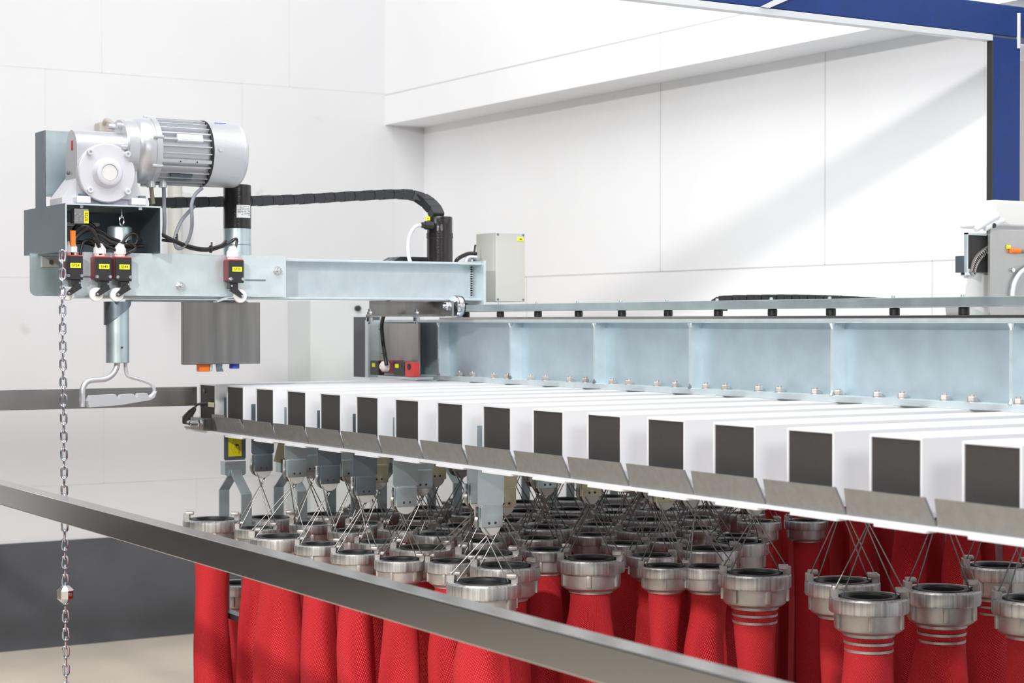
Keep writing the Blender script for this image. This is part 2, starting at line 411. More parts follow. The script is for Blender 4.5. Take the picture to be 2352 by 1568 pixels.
for n in range(0, 15):
    for q in (.14, .52):
        Y = YB(n+q+.02)
        if Y > 3.70 : continue
        m = MB(); m.cyl((XB+.012, Y, 0), .0085, -.1222, -.1210, 'Z', 16)
        hexnut(m, (XB+.012, Y, 0), .0078, -.1210, -.1135); m.cyl((XB+.012, Y, 0), .0036, -.1135, -.1105, 'Z', 10)
        m.build('nut', 'coupling_cast', t, True, 25)
# guide rail on rubber blocks
t = thing('guide_rail', 'galvanised flat guide rail on black rubber blocks above the beam', 'rail', (XB+.01, 2.4, .0104))
MB().box(XB+.008, XB+.03, Yn, 3.60, .0225, .0385, .0012).build('rail_bar', 'galv', t)
for x in (1058, 1137, 1223, 1316, 1415, 1521, 1636, 1760, 1894, 2040, 2199, 2375):
    p = onX(x, 715, XB+.008)
    MB().cyl((XB+.022, p.y, 0), .0085, .0105, .0224, 'Z', 16, .001).build('rubber_block', 'rubber', t)
    MB().cyl((XB+.019, p.y, 0), .003, .0385, .0425, 'Z', 10, .0005).build('screw', 'galv', t)
# end post and plate of the beam
t = thing('beam_end_post', 'dark end post with a grey sheet standing at the left end of the steel beam', 'post', (2.0, 3.93, ZT))
MB().box(2.0, 2.038, 3.90, 3.965, ZT, .012).build('post', 'skirt', t, False)
MB().box(2.002, 2.038, 3.895, 3.90, ZT, .004).build('front_sheet', 'galv_light', t, False)
MB().box(2.034, 2.039, 3.70, 3.894, -.1215, -.003).build('side_sheet', 'plate_beige', t, False)
MB().box(1.998, 2.002, 3.885, 3.90, ZT, .004).build('edge_angle', 'galv_light', t, False)

# ------------------------------------------------------------------ stainless guard rails
o = MB().box(1.0, 1.033, .35, 5.36, -.352, -.312, .0022).build('guard_rail', 'rail_steel'); recenter(o)
tag(o, 'square stainless steel guard rail running diagonally across the foreground', 'guard rail')
o = MB().box(-1.2, 1.497, 3.72, 3.735, -.182, -.1405, .001).build('side_rail', 'rail_steel'); recenter(o)
tag(o, 'flat dark stainless rail running left from the end of the rack', 'rail')

# ------------------------------------------------------------------ hoist arm
YP = 3.45; YK = 3.575
p = onY(1110, 690, 3.46)
t = thing('hoist_arm', 'pale galvanised steel arm carrying the hoist out over the rack', 'hoist arm', (1.9, 3.505, .05))
zt, zb = .1312, .0470; xr = onY(1106, 650, 3.46).x
m = MB(); m.box(1.16, xr, 3.46, 3.55, zt-.005, zt, .001); m.box(1.16, xr, 3.46, 3.55, zb, zb+.005, .001); m.box(1.16, xr, 3.503, 3.508, zb+.005, zt-.005)
m.build('beam', 'galv_light', t)
MB().box(xr-.0, xr+.006, 3.45, 3.56, .026, zt+.004, .0008).build('end_plate', 'galv_light', t)
m = MB()
for k in range(14): m.cyl((xr-.003, 3.502, zb+.01+k*.0052), .0045, -.003, .003, 'Y', 8)
m.build('weld', 'chrome', t)
xl = onY(140, 640, YP).x; xq = onY(655, 640, YP).x; z1 = onY(400, 583, YP).z; z0 = onY(400, 680, YP).z
m = MB(); m.prism(rbox_pts(xl, xq, z0, z1, .012, (1,0,0,0)), YP-.004, YP); m.build('side_plate', 'galv_light', t, True, 60)
MB().prism(rbox_pts(xl-.022, xq, z0, z1, .014, (1,0,0,0)), YK, YK+.004).build('side_plate', 'galv', t, True, 60)
a = onY(95, 588, YK-.002); b = onY(136, 614, YK-.002)
bp = MB().box(a.x, b.x, YK-.004, YK, b.z, a.z, .001).build('bracket_plate', 'plate_beige', t)
MB().cyl((onY(117, 602, YK-.005).x, 0, onY(117, 602, YK-.005).z), .0045, YK-.008, YK-.003, 'Y', 12).build('hole_bolt', 'steel', bp)
for (x, y) in ((414, 657), (637, 622)):
    c = onY(x, y, YP-.004)
    m = MB(); m.cyl((c.x, 0, c.z), .0095, YP-.0056, YP-.0042, 'Y', 20); hexnut(m, (c.x, 0, c.z), .0078, YP-.0056, YP-.012, 'Y'); m.cyl((c.x, 0, c.z), .004, YP-.017, YP-.011, 'Y', 14, .0008)
    m.build('bolt', 'chrome', t)
for (x0, x1, y) in ((186, 212, 635), (563, 610, 643)):
    a = onY(x0, y, YP-.004); b = onY(x1, y, YP-.004); MB().box(a.x, b.x, YP-.0046, YP-.0036, a.z-.0017, a.z+.0017).build('slot', 'galv_dark', t, False)
# lower strips under the plates
a = onY(300, 687, YP+.02); b = onY(560, 690, YP+.02)
MB().box(a.x, b.x, YP+.012, YP+.05, .0405, .0445).build('lower_strip', 'galv_dark', t, False)
# trip lever under the right switch
m = MB(); q = [onY(494, 693, YP-.01), onY(520, 684, YP-.01), onY(543, 682, YP-.01), onY(568, 694, YP-.01)]
for i in range(3):
    A, B = q[i], q[i+1]; m.prism([(A.x, A.z-.001), (B.x, B.z-.001), (B.x, B.z+.0015), (A.x, A.z+.0015)], YP-.022, YP+.0)
m.build('trip_lever', 'galv_light', t, False)

# carriage with rollers under the arm
t = thing('carriage', 'steel roller carriage joining the hoist arm to the beam top', 'carriage', (1.86, 3.48, .01))
Yc = 3.50
a = onY(850, 722, Yc); b = onY(1000, 693, Yc)
m = MB(); m.box(a.x, b.x, Yc, Yc+.004, a.z, .0455); m.box(a.x-.01, b.x, Yc-.045, Yc, a.z-.0045, a.z); m.build('angle', 'steel', t, False)
m = MB(); m.box(b.x-.001, b.x+.004, Yc-.075, Yc+.004, a.z-.004, .0455); m.build('front_plate', 'tab_steel', t, False)
c = onY(1007, 703, Yc-.02)
w_ = MB(); w_.lathe([(0,0),(.014,0),(.0155,.001),(.019,.001),(.0235,.0015),(.0245,.003),(.0245,.016),(.0235,.0175),(.0,.0175)], (b.x+.008, Yc-.062, .0335), 'X', 32); w_ = w_.build('roller', 'chrome', t)
MB().disc_ring((b.x+.0255, Yc-.062, .0335), .013, .0235, 0, .003, 'X', 32).build('roller_seal', 'rubber', w_)
c = onY(974, 703, Yc-.046); m = MB(); hexnut(m, (0, Yc-.055, c.z), .010, b.x-.006, b.x-.001, 'X'); m.cyl((0, Yc-.055, c.z), .0048, b.x-.014, b.x-.005, 'X', 12, .001); m.build('axle_nut', 'chrome', t)
for x in (849, 956):
    c = onY(x, 722, Yc-.03)
    m = MB(); m.cyl((c.x, Yc-.03, 0), .0075, c.z-.016, c.z-.006, 'Z', 20, .001); m.cyl((c.x, Yc-.03, 0), .0035, c.z-.021, c.z-.014, 'Z', 12)
    hexnut(m, (c.x, Yc-.03, 0), .0065, c.z, c.z+.006); m.cyl((c.x, Yc-.03, 0), .0034, c.z+.006, c.z+.012, 'Z', 12, .0008); m.cyl((c.x, Yc-.03, 0), .0095, c.z-.0055, c.z-.0045, 'Z', 20)
    m.build('guide_roller', 'chrome', t)

# mounting channel on the arm
t = thing('mounting_channel', 'open galvanised sheet channel under the gearbox, filled with black cables', 'bracket', (1.2, 3.5, .134))
YF = 3.40; xa = onY(150, 520, YF).x; xb = onY(371, 520, YF).x; zt = onY(260, 470, YF).z; zb = .1345
th = .003
m = MB(); P = rbox_pts(xa, xb, zb, zt, .006, (0,0,1,1)); Pi = rbox_pts(xa+th, xb-th, zb, zt-th, .004, (0,0,1,1))
m.box(xa, xa+th, YF, 3.665, zb, zt); m.box(xa+th, xb-th, YF, 3.665, zt-th, zt); m.prism(rbox_pts(xb-th, xb, zb, zt, .0028, (0,0,0,0)), YF, 3.665)
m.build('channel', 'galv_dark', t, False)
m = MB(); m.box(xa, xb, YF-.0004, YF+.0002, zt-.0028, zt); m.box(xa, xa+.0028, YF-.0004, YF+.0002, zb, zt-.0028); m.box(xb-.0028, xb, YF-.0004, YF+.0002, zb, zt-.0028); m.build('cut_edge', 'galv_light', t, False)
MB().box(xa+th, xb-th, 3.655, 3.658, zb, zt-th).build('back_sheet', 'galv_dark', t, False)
a = onY(155, 490, 3.62); MB().box(xa+th, xb-.05, 3.62, 3.65, zt-.030, zt-.024).build('rib', 'white_plastic', t, False)
for x, y in ((185, 473), (320, 478)):
    c = onY(x, y, YF+.01); MB().box(c.x-.0035, c.x+.0035, YF+.004, YF+.012, zt-th-.005, zt-th).build('bolt_end', 'chrome', t, False)
c = onY(275, 528, 3.46); ct = MB(); ct.lathe([(0,.002),(.018,.002),(.023,0),(.024,-.002),(.024,-.03),(.0,-.03)], (c.x, 3.46, zt-.040), 'Z', 32); ct = ct.build('chain_guide', 'galv', t)
m = MB()
for k in range(2):
    zc = zt-.014-k*.014
    L = []
    for i in range(16):
        a_ = 2*PI*i/16; u = .0045*math.cos(a_); v = .009*math.sin(a_)
        L.append((c.x + (u if k else u*.3)-.003, 3.44 + (0 if k else u), zc+v))
    m.tube(L, .0017, 6, True)
m.build('chain_piece', 'chrome', t)
# limit module with yellow tag inside the channel
a = onY(171, 478, 3.405); b = onY(204, 514, 3.405)
s = MB().box(a.x, b.x, 3.405, 3.43, b.z, a.z, .0015).build('limit_module', 'tab_steel', t)
yb_ = onY(193, 484, 3.404); MB().box(yb_.x, b.x-.0006, 3.4035, 3.405, b.z+.001, a.z-.004).build('yellow_tag', 'sticker', s, False)
text_part('S722', .0085, 'ink', s, ((yb_.x+b.x)/2, 3.4034, (a.z+b.z)/2-.001), 'Y', PI/2)
m = MB()
for x in (177, 188):
    c = onY(x, 502, 3.404); m.box(c.x-.0018, c.x+.0018, 3.402, 3.405, c.z-.005, c.z+.004); c = onY(x, 494, 3.404); m.disc_ring((c.x, 3.404, c.z), .002, .004, -.001, .001, 'Y', 12)
m.build('module_screws', 'chrome', s)
a = onY(158, 530, 3.44); b = onY(164, 566, 3.44)
m = MB(); m.prism([(a.x-.004, a.z), (a.x+.007, a.z), (b.x+.0015, b.z), (b.x-.008, b.z)], 3.42, 3.426); m.build('orange_tag', 'orange', t, False)

# black cables bunched in the channel
t = thing('cable_bunch', 'tangle of glossy black cables inside the open channel', 'cables', onY(240, 575, 3.43))
def cab(pts, r, Y0, Y1, m_='black_gloss', name='cable'):
    n = len(pts); P = [onY(x, y, Y0+(Y1-Y0)*i/(n-1)) for i, (x, y) in enumerate(pts)]
    MB().tube(smooth_path(P, 7), r, 10).build(name, m_, t)
cab([(166, 585), (167, 562), (178, 540), (198, 526), (213, 528), (222, 548), (228, 570), (231, 585)], .0042, 3.425, 3.425)
cab([(172, 560), (182, 540), (205, 528), (230, 530), (252, 545), (275, 553), (300, 555)], .0034, 3.44, 3.44)
cab([(215, 535), (235, 543), (255, 556), (280, 562), (303, 560), (310, 572), (282, 585)], .0034, 3.43, 3.43)
cab([(212, 545), (230, 556), (248, 566), (262, 572), (278, 585)], .003, 3.425, 3.43)
cab([(280, 560), (290, 545), (303, 536), (314, 540), (316, 552), (305, 562), (285, 565)], .0026, 3.425, 3.435)
cab([(150+8, 560), (190, 556), (230, 566), (270, 567), (300, 566), (330, 565)], .004, 3.47, 3.47)
cab([(165, 540), (175, 520), (195, 512), (215, 520), (225, 545)], .004, 3.50, 3.49, 'rubber')
cab([(185, 585), (188, 566), (195, 553), (210, 552), (222, 566)], .003, 3.44, 3.44, 'rubber')

# gearbox and motor --------------------------------------------------
t = thing('gear_motor', 'silver geared motor lying on top of the hoist arm', 'motor', (1.2, 3.46, zt))
zt0 = zt+.0005
c = onY(248, 397, 3.405)                              # output cover centre
hx0 = onY(178, 400, 3.42).x; hx1 = onY(312, 400, 3.43).x; zt_h = onY(240, 301, 3.445).z
yh0, yh1 = 3.422, 3.492; ym = (yh0+yh1)/2; ra = (yh1-yh0)/2
P = [(yh0, zt0+.012), (yh1, zt0+.012)] + [(ym+ra*math.cos(R(a)), zt_h-ra*1.25+ra*1.25*math.sin(R(a))) for a in range(0, 181, 12)]
h = MB(); h.prism(P, hx0, hx1, 'X'); h = h.build('gear_housing', 'silver', t, True, 30)
fx0 = onY(157, 440, 3.415).x; fx1 = onY(338, 440, 3.415).x
m = MB(); m.prism([(fx0-.008, zt0), (fx1, zt0), (fx1, zt0+.012), (fx1-.006, zt0+.02), (hx1-.002, zt0+.055), (hx0+.004, zt0+.055), (fx0-.004, zt0+.018), (fx0-.008, zt0+.012)], yh0+.006, yh1+.012)
m.build('foot_casting', 'silver_pale', t, True, 30)
for x0, x1, y0 in ((176, 209, 449), (302, 336, 454)):
    a = onY(x0, y0, 3.405); b = onY(x1, y0, 3.405); MB().box(a.x, b.x, 3.404, 3.44, zt0, zt0+.0145, .0025).build('foot', 'silver_pale', t)
for x in (187, 325):
    q = onY(x, 447, 3.42); MB().box(q.x-.006, q.x+.006, 3.412, 3.424, zt0+.0145, zt0+.020, .0008).build('foot_bolt', 'galv_dark', t)
RC = 68*3.5/F
cv = MB(); cv.lathe([(0,0),(RC*.42,0),(RC*.42,0)], (c.x, 0, c.z), 'Y', 8) if False else None
cv.lathe([(0,3.425),(RC,3.425),(RC,3.411),(RC-.002,3.409),(.0300,3.408),(.0285,3.402),(.0245,3.3955),(.0225,3.3945),(.0162,3.3945),(.0160,3.3975),(0,3.3975)], (c.x, 0, c.z), 'Y', 64)
cv = cv.build('output_cover', 'silver_pale', t, True, 30)
MB().cyl((c.x, 0, c.z), .0155, 3.3955, 3.398, 'Y', 40, .0006).build('shaft_cap', 'white_plastic', cv)
for (x, y) in ((207, 349), (293, 354), (207, 436), (293, 440)):
    q = onY(x, y, 3.405)
    m = MB(); m.lathe([(0,3.404),(.0022,3.404),(.0028,3.401),(.0052,3.401),(.006,3.402),(.006,3.409),(0,3.409)], (q.x, 0, q.z), 'Y', 20); s = m.build('cover_screw', 'silver_pale', cv)
q = onX(166, 334, hx0); MB().box(hx0-.0008, hx0, q.y-.0045, q.y+.0045, q.z-.0095, q.z+.0095).build('red_sticker', 'red', h, False)
m = MB()
for k in range(6): m.box(hx0-.0012, hx0-.0008, q.y-.0025, q.y+.0025, q.z-.008+k*.0028, q.z-.0068+k*.0028)
m.build('sticker_print', 'ink', h, False)
q = onX(156, 397, hx0-.002); MB().cyl((0, q.y, q.z), .004, hx0-.004, hx0, 'X', 12, .001).build('plug_screw', 'galv_dark', h)
# motor about a horizontal axis along X
yA = 3.462; zA = onY(440, 352, yA).z
X_ = lambda x, Yq=3.40: onY(x, 352, Yq).x
m = MB(); m.lathe([(.0,X_(296)),(.058,X_(296)),(.0605,X_(300)),(.0605,X_(322)),(.053,X_(332)),(.0,X_(332))], (0, yA, zA), 'X', 56); fl = m.build('adapter_flange', 'silver', t, True, 30)
for a_ in (60, 115, 175, 235, 300, 0):
    yy = yA - .050*math.cos(R(a_)); zz = zA + .052*math.sin(R(a_)); MB().cyl((0, yy, zz), .0055, X_(296)-.012, X_(296)+.001, 'X', 14, .001).build('flange_bolt', 'silver', fl)
RM = .0665
m = MB(); m.lathe([(0,X_(322)),(.052,X_(322)),(.061,X_(329)),(.0645,X_(336)),(.0655,X_(352)),(.0655,X_(360)),(RM+.0015,X_(361)),(RM+.0015,X_(373)),(.062,X_(377)),(0,X_(377))], (0, yA, zA), 'X', 64)
for a_ in (20, 82, 150, 205, 262, 330):
    yy = yA - (RM+.001)*math.cos(R(a_)); zz = zA + (RM+.001)*math.sin(R(a_)); m.cyl((0, yy, zz), .0036, X_(352), X_(376), 'X', 14, .001)
m.build('bearing_shield', 'silver', t, True, 30)
xs0, xs1 = X_(372), X_(487)
m = MB(); m.lathe([(0,xs0),(.0585,xs0),(.0585,xs1),(0,xs1)], (0, yA, zA), 'X', 48)
for k in range(30):
    a_ = R(6+k*12); cy = -math.cos(a_); sz = math.sin(a_); tang = Vector((0, -sz, cy)); rad = Vector((0, cy, sz))
    if 228 < math.degrees(a_) < 262: continue
    m.obox(Vector(((xs0+xs1)/2, yA, zA)) + rad*.0625, Vector(((xs1-xs0)/2-.001, 0, 0)), tang*.0011, rad*.0045)
m.build('finned_body', 'silver', t, True, 25)
for a_, w0, w1 in ((64, 10, 12), ):
    pass
rad = lambda a_: Vector((0, -math.cos(R(a_)), math.sin(R(a_)))); tan_ = lambda a_: Vector((0, math.sin(R(a_)), math.cos(R(a_))))
o1 = MB().obox(Vector(((X_(408)+X_(467))/2, yA, zA)) + rad(22)*.0625, Vector(((X_(467)-X_(408))/2, 0, 0)), tan_(22)*.0075, rad(22)*.0042, .0008).build('name_plate', 'silver_pale', t)
MB().obox(Vector(((xs0+xs1)/2, yA, zA)) + rad(-20)*.0625, Vector(((xs1-xs0)/2, 0, 0)), tan_(-20)*.0035, rad(-20)*.0045, .001).build('screw_boss_rail', 'silver', t)
for x in (414, 452):
    q = Vector((X_(x), yA, zA)) + rad(-20)*.067
    m = MB(); m.tube([q - rad(-20)*.003, q + rad(-20)*.0012], .0032, 14); s = m.build('screw_boss', 'silver', t)
    m = MB(); m.tube([q + rad(-20)*.0012, q + rad(-20)*.0016], .0016, 10); m.build('boss_hole', 'ink', s)
MB().obox(Vector(((X_(400)+X_(450))/2, yA, zA)) + rad(-52)*.063, Vector(((X_(450)-X_(400))/2, 0, 0)), tan_(-52)*.008, rad(-52)*.0035, .001).build('terminal_pad', 'galv_dark', t)
m = MB(); m.lathe([(.058,xs1-.001),(RM,xs1-.001),(RM+.0008,xs1),(RM+.0008,xs1+.0035),(.058,xs1+.0035)], (0, yA, zA), 'X', 64); m.build('seal_ring', 'rubber', t)
xc0, xc1 = xs1+.003, X_(574)
prof = [(0,xc0),(RM,xc0)] + [(RM-.016+.016*math.cos(R(a)), xc1-.014+.016*math.sin(R(a))) for a in range(0, 91, 10)] + [(0, xc1+.004)]
m = MB(); m.lathe(prof, (0, yA, zA), 'X', 72); cw = m.build('fan_cowl', 'silver', t, True, 35)
q = Vector((X_(504), yA, zA)) + rad(3)*RM; MB().tube([q - rad(3)*.001, q + rad(3)*.0028], .0033, 14).build('cowl_screw', 'chrome', cw)
m = MB(); qx = X_(510)
for k in range(6): m.obox(Vector((qx+k*.0043, yA, zA)) + rad(66)*(RM+.0002), (.0016,0,0), tan_(66)*.0022, rad(66)*.0003)
m.build('blue_print', 'ink_blue', cw, False)
for x, r_ in ((347, .009), (374, .0085)):
    q = onY(x, 428, 3.44); MB().lathe([(0,0),(r_,0),(r_,.006),(r_*.7,.016),(0,.016)], (q.x, 3.44, q.z-.002), 'Z', 12).build('cable_gland', 'silver', t)

# cover sheet behind gearbox
YS = 3.555; a = onY(105, 299, YS); b = onY(160, 452, YS)
t = thing('cover_sheet', 'bent galvanised cover sheet standing behind the gearbox at the far left', 'sheet', (a.x, YS, onY(105, 490, YS).z))
MB().box(a.x, b.x+.06, YS, YS+.003, onY(130, 452, YS).z, a.z).build('front_sheet', 'galv', t, False)
MB().box(a.x-.002, a.x, YS, YS+.062, onY(100, 495, YS).z, a.z, ).build('side_flange', 'galv_dark', t, False)  # same sheet in darker zinc, painting the shade on its left-facing side
MB().cyl((onY(128, 470, YS+.03).x, YS+.03, 0), .009, zt, onY(128, 450, YS).z, 'Z', 16).build('stud', 'black', t)

# black cylinders on the arm
def actuator(x, yt, ybt, lab, sticker):
    Yq = 3.505; c = onY(x, yt, Yq); zb_ = .1314; zq = onY(x, yt, Yq).z
    t = thing('tube_column', lab, 'tube column', (c.x, Yq, zb_)); r_ = .0287
    if sticker:
        zs_ = onY(x, 525, Yq).z
        MB().cyl((c.x, Yq, 0), r_, zs_, zq, 'Z', 40, .001).build('black_tube', 'black_gloss', t)
        MB().lathe([(0,zb_+.028),(r_,zb_+.028),(r_,zs_-.0005),(0,zs_-.0005)], (c.x, Yq, 0), 'Z', 40).build('collar', 'galv', t)
        MB().lathe([(0,zb_+.001),(r_+.004,zb_+.001),(r_+.004,zb_+.005),(r_+.0004,zb_+.006),(r_+.0004,zb_+.027),(0,zb_+.027)], (c.x, Yq, 0), 'Z', 40).build('base', 'galv', t)
        m = MB(); z0_, z1_ = onY(x, 499, Yq-.03).z, onY(x, 470, Yq-.03).z; N = 14; va = []
        for i in range(N+1):
            a_ = R(-116 + 68*i/N + 0); va.append([m.bm.verts.new((c.x+(r_+.0005)*math.cos(a_), Yq+(r_+.0005)*math.sin(a_), z)) for z in (z0_, z1_)])
        for A, B in zip(va, va[1:]): m.bm.faces.new((A[0], B[0], B[1], A[1]))
        lb = m.build('type_label', 'label_white', t)
        random.seed(4); m = MB()
        for row in range(6):
            zr = z1_-.003-row*.0034
            for k in range(13):
                if random.random() < .25: continue
                a_ = R(-109 + 4.6*k); pr = Vector((c.x+(r_+.0008)*math.cos(a_), Yq+(r_+.0008)*math.sin(a_), zr)); tg = Vector((-math.sin(a_), math.cos(a_), 0))
                m.obox(pr, tg*.0008, (0,0,.0005), Vector((math.cos(a_), math.sin(a_), 0))*.0001)
        m.build('label_print', 'ink', lb, False)
    else:
        MB().lathe([(0,zb_),(r_,zb_),(r_,zq-.048),(r_+.001,zq-.047),(r_+.001,zq-.036),(r_-.0005,zq-.035),(r_-.0005,zq-.002),(r_-.002,zq),(0,zq)], (c.x, Yq, 0), 'Z', 40).build('black_tube', 'black_gloss', t)
        a = onY(973, 517, 3.49)
        m = MB(); m.cyl((0, 3.49, a.z), .0095, c.x-.047, c.x-.026, 'X', 8, .0015); m.cyl((0, 3.49, a.z), .0065, c.x-.053, c.x-.045, 'X', 12); m.build('cable_gland', 'black', t)
        MB().tube(smooth_path([onY(966, 517, 3.49), onY(953, 521, 3.49), onY(941, 540, 3.49), onY(937, 565, 3.49), onY(939, 590, 3.49), onY(944, 606, 3.49)]), .0042, 10).build('cable', 'pale_cable', t)
        a = onY(977, 497, 3.47); b = onY(987, 506, 3.47); yt_ = MB().box(a.x, b.x, 3.468, 3.472, b.z, a.z).build('yellow_tag', 'yellow', t, False)
        MB().box((a.x+b.x)/2-.001, (a.x+b.x)/2+.001, 3.4676, 3.468, (a.z+b.z)/2-.001, (a.z+b.z)/2+.001).build('tag_print', 'ink', yt_, False)
actuator(545, 425, 580, 'glossy black tube column with white type label below the motor', True)
actuator(1010, 498, 603, 'glossy black tube column with pale cable at the inner end of the arm', False)

# energy chain from the column to the motor
def drag(name, label, pts, r_h, wy, step, m_='drag'):
    P = smooth_path(pts, 24); d = [0]
    for a, b in zip(P, P[1:]): d.append(d[-1]+(b-a).length)
    t = thing(name, label, 'cable chain', P[0]); s = 0; i = 0
    def at(s):
        for k in range(len(d)-1):
            if d[k+1] >= s: return P[k].lerp(P[k+1], (s-d[k])/max(1e-9, d[k+1]-d[k]))
        return P[-1]
    n = int(d[-1]/step)
    for k in range(n):
        a, b = at(k*step), at((k+1)*step); tv = (b-a).normalized(); sv = Vector((0,1,0)) if abs(tv.y) < .7 else Vector((1,0,0)); nv = sv.cross(tv).normalized()
        m = MB(); pr = []
        L = step*.47; cc = (a+b)/2; e = .93 if k % 2 else 1.0
        for ang in range(-90, 91, 22): pr.append((L*.80 + r_h*.45*math.cos(R(ang)), r_h*e*math.sin(R(ang))))
        pr += [(-L, r_h*e), (-L*.8, 0), (-L, -r_h*e)]
        hw = wy/2*(1 if k % 2 else .93)
        A = [m.bm.verts.new(cc + tv*u + nv*v - sv*hw) for u, v in pr]; B = [m.bm.verts.new(cc + tv*u + nv*v + sv*hw) for u, v in pr]
        m.bm.faces.new(A); m.bm.faces.new(B[::-1]); q = len(pr)
        for i in range(q): m.bm.faces.new((A[i], B[i], B[(i+1) % q], A[(i+1) % q]))
        m.build('link', m_, t, False)
    return t
YD = 3.595
drag('drag_chain', 'black plastic cable chain arching from the motor to the right tube column',
     [onY(x, y, YD) for x, y in ((345, 466), (430, 465), (512, 463), (600, 461), (700, 457), (800, 451), (880, 447), (930, 446))] + [onY(962, 452, 3.58), onY(984, 466, 3.56), onY(998, 482, 3.54), onY(1008, 505, 3.515)], .0108, .03, .0245)
XD = 2.24
drag('drag_chain', 'low black cable chain lying behind the guide rail at the right',
     [onX(x, y, XD) for x, y in ((1660, 708), (1648, 698), (1668, 686), (1800, 683), (1900, 685), (2000, 690), (2100, 697))], .0058, .03, .022)
# black cable tray end seen above the arm
a = onY(868, 604, 3.60); b = onY(985, 604, 3.60); c = onY(906, 590, 3.60)
t = thing('cable_tray', 'low black cable tray behind the arm beside the right tube column', 'cable tray', (b.x, 3.6, .1245))
MB().prism([(a.x, .124), (b.x, .124), (b.x, c.z), (c.x, c.z)], 3.57, 3.63).build('body', 'black', t, False)
q = onY(893, 596, 3.569); MB().obox((q.x, 3.5685, q.z), (.009, 0, .005), (0, .0005, 0), (-.0006, 0, .0012)).build('edge_strip', 'grey_cable', t, False)

# junction box
t = thing('junction_box', 'pale beige junction box standing at the right end of the arm', 'junction box', (2.17, 3.54, .045))
a = onY(1138, 533, 3.50); b = onY(1205, 693, 3.50)
bd = MB().box(a.x, b.x, 3.508, 3.586, b.z, a.z, .002).build('box', 'beige_box', t)
ld = MB().box(a.x, b.x, 3.498, 3.5072, b.z, a.z, .002).build('lid', 'beige_box', t)
for sx in (a.x+.005, b.x-.005):
    for sz in (a.z-.005, b.z+.005): MB().cyl((sx, 0, sz), .0026, 3.4972, 3.499, 'Y', 12).build('lid_screw', 'galv_dark', ld)
q = onY(1196, 549, 3.497); MB().box(q.x-.0085, q.x+.008, 3.4972, 3.4982, q.z-.004, q.z+.004).build('yellow_tag', 'yellow', ld, False)
MB().box(q.x-.003, q.x+.003, 3.4968, 3.4972, q.z-.0012, q.z+.0012).build('tag_print', 'ink', ld, False)
t = thing('cable_bunch', 'short black and grey cables entering the left side of the junction box', 'cables', onY(1070, 600, 3.52))
for P_, r_, m_ in (([(1094, 583), (1078, 582), (1062, 588), (1050, 596), (1046, 606)], .0045, 'black_gloss'), ([(1094, 590), (1076, 590), (1070, 600), (1072, 606)], .004, 'pale_cable'),
                   ([(1094, 598), (1085, 592), (1078, 596), (1082, 606)], .0035, 'grey_cable'), ([(1092, 562), (1090, 575), (1088, 590), (1090, 606)], .0022, 'black')):
    MB().tube(smooth_path([onY(x, y, 3.535) for x, y in P_]), r_, 10).build('cable', m_, t)

# loose motor cables
def cable(label, pts, r_, m_):
    P_ = smooth_path([onY(*p) for p in pts], 10)
    o = MB().tube(P_, r_, 10).build('motor_cable', m_); recenter(o); tag(o, label, 'cable'); return o
cable('olive brown cable dropping from the motor into the channel', [(347, 428, 3.44), (349, 445, 3.44), (352, 468, 3.44)], .0042, 'brown_cable')
cable('grey cable hanging straight down from the motor beside the channel', [(376, 430, 3.44), (377, 470, 3.44), (378, 510, 3.43), (376, 545, 3.43)], .0038, 'grey_cable')
cable('grey cable looping down from the motor to the arm', [(464, 432, 3.42), (448, 447, 3.41), (440, 470, 3.40), (441, 500, 3.40), (440, 525, 3.41), (432, 552, 3.42), (420, 568, 3.43), (408, 570, 3.43), (402, 560, 3.43), (403, 540, 3.44), (416, 508, 3.45), (432, 488, 3.46), (446, 474, 3.48)], .0036, 'grey_cable')
t = thing('cable_bunch', 'black cable bundle with ties sagging between the channel and the black tube', 'cables', onY(450, 575, 3.43))
for P_ in ([(372, 537), (395, 549), (430, 563), (470, 571), (505, 564), (520, 552)], [(372, 551), (405, 556), (440, 567), (478, 572), (512, 566), (542, 548), (541, 570)], [(374, 541), (402, 556), (440, 571), (480, 575), (516, 563), (538, 551)]):
    MB().tube(smooth_path([onY(x, y, 3.425+.003*(P_[0][1] % 3)) for x, y in P_]), .0029, 10).build('cable', 'black_gloss', t)
for x, y in ((405, 553), (484, 572)):
    q = onY(x, y, 3.43); m = MB(); m.disc_ring((q.x, 3.43, q.z), .0062, .0078, -.0015, .0015, 'X', 14); m.box(q.x-.0015, q.x+.0015, 3.424, 3.426, q.z+.005, q.z+.014); m.build('cable_tie', 'ink', t)

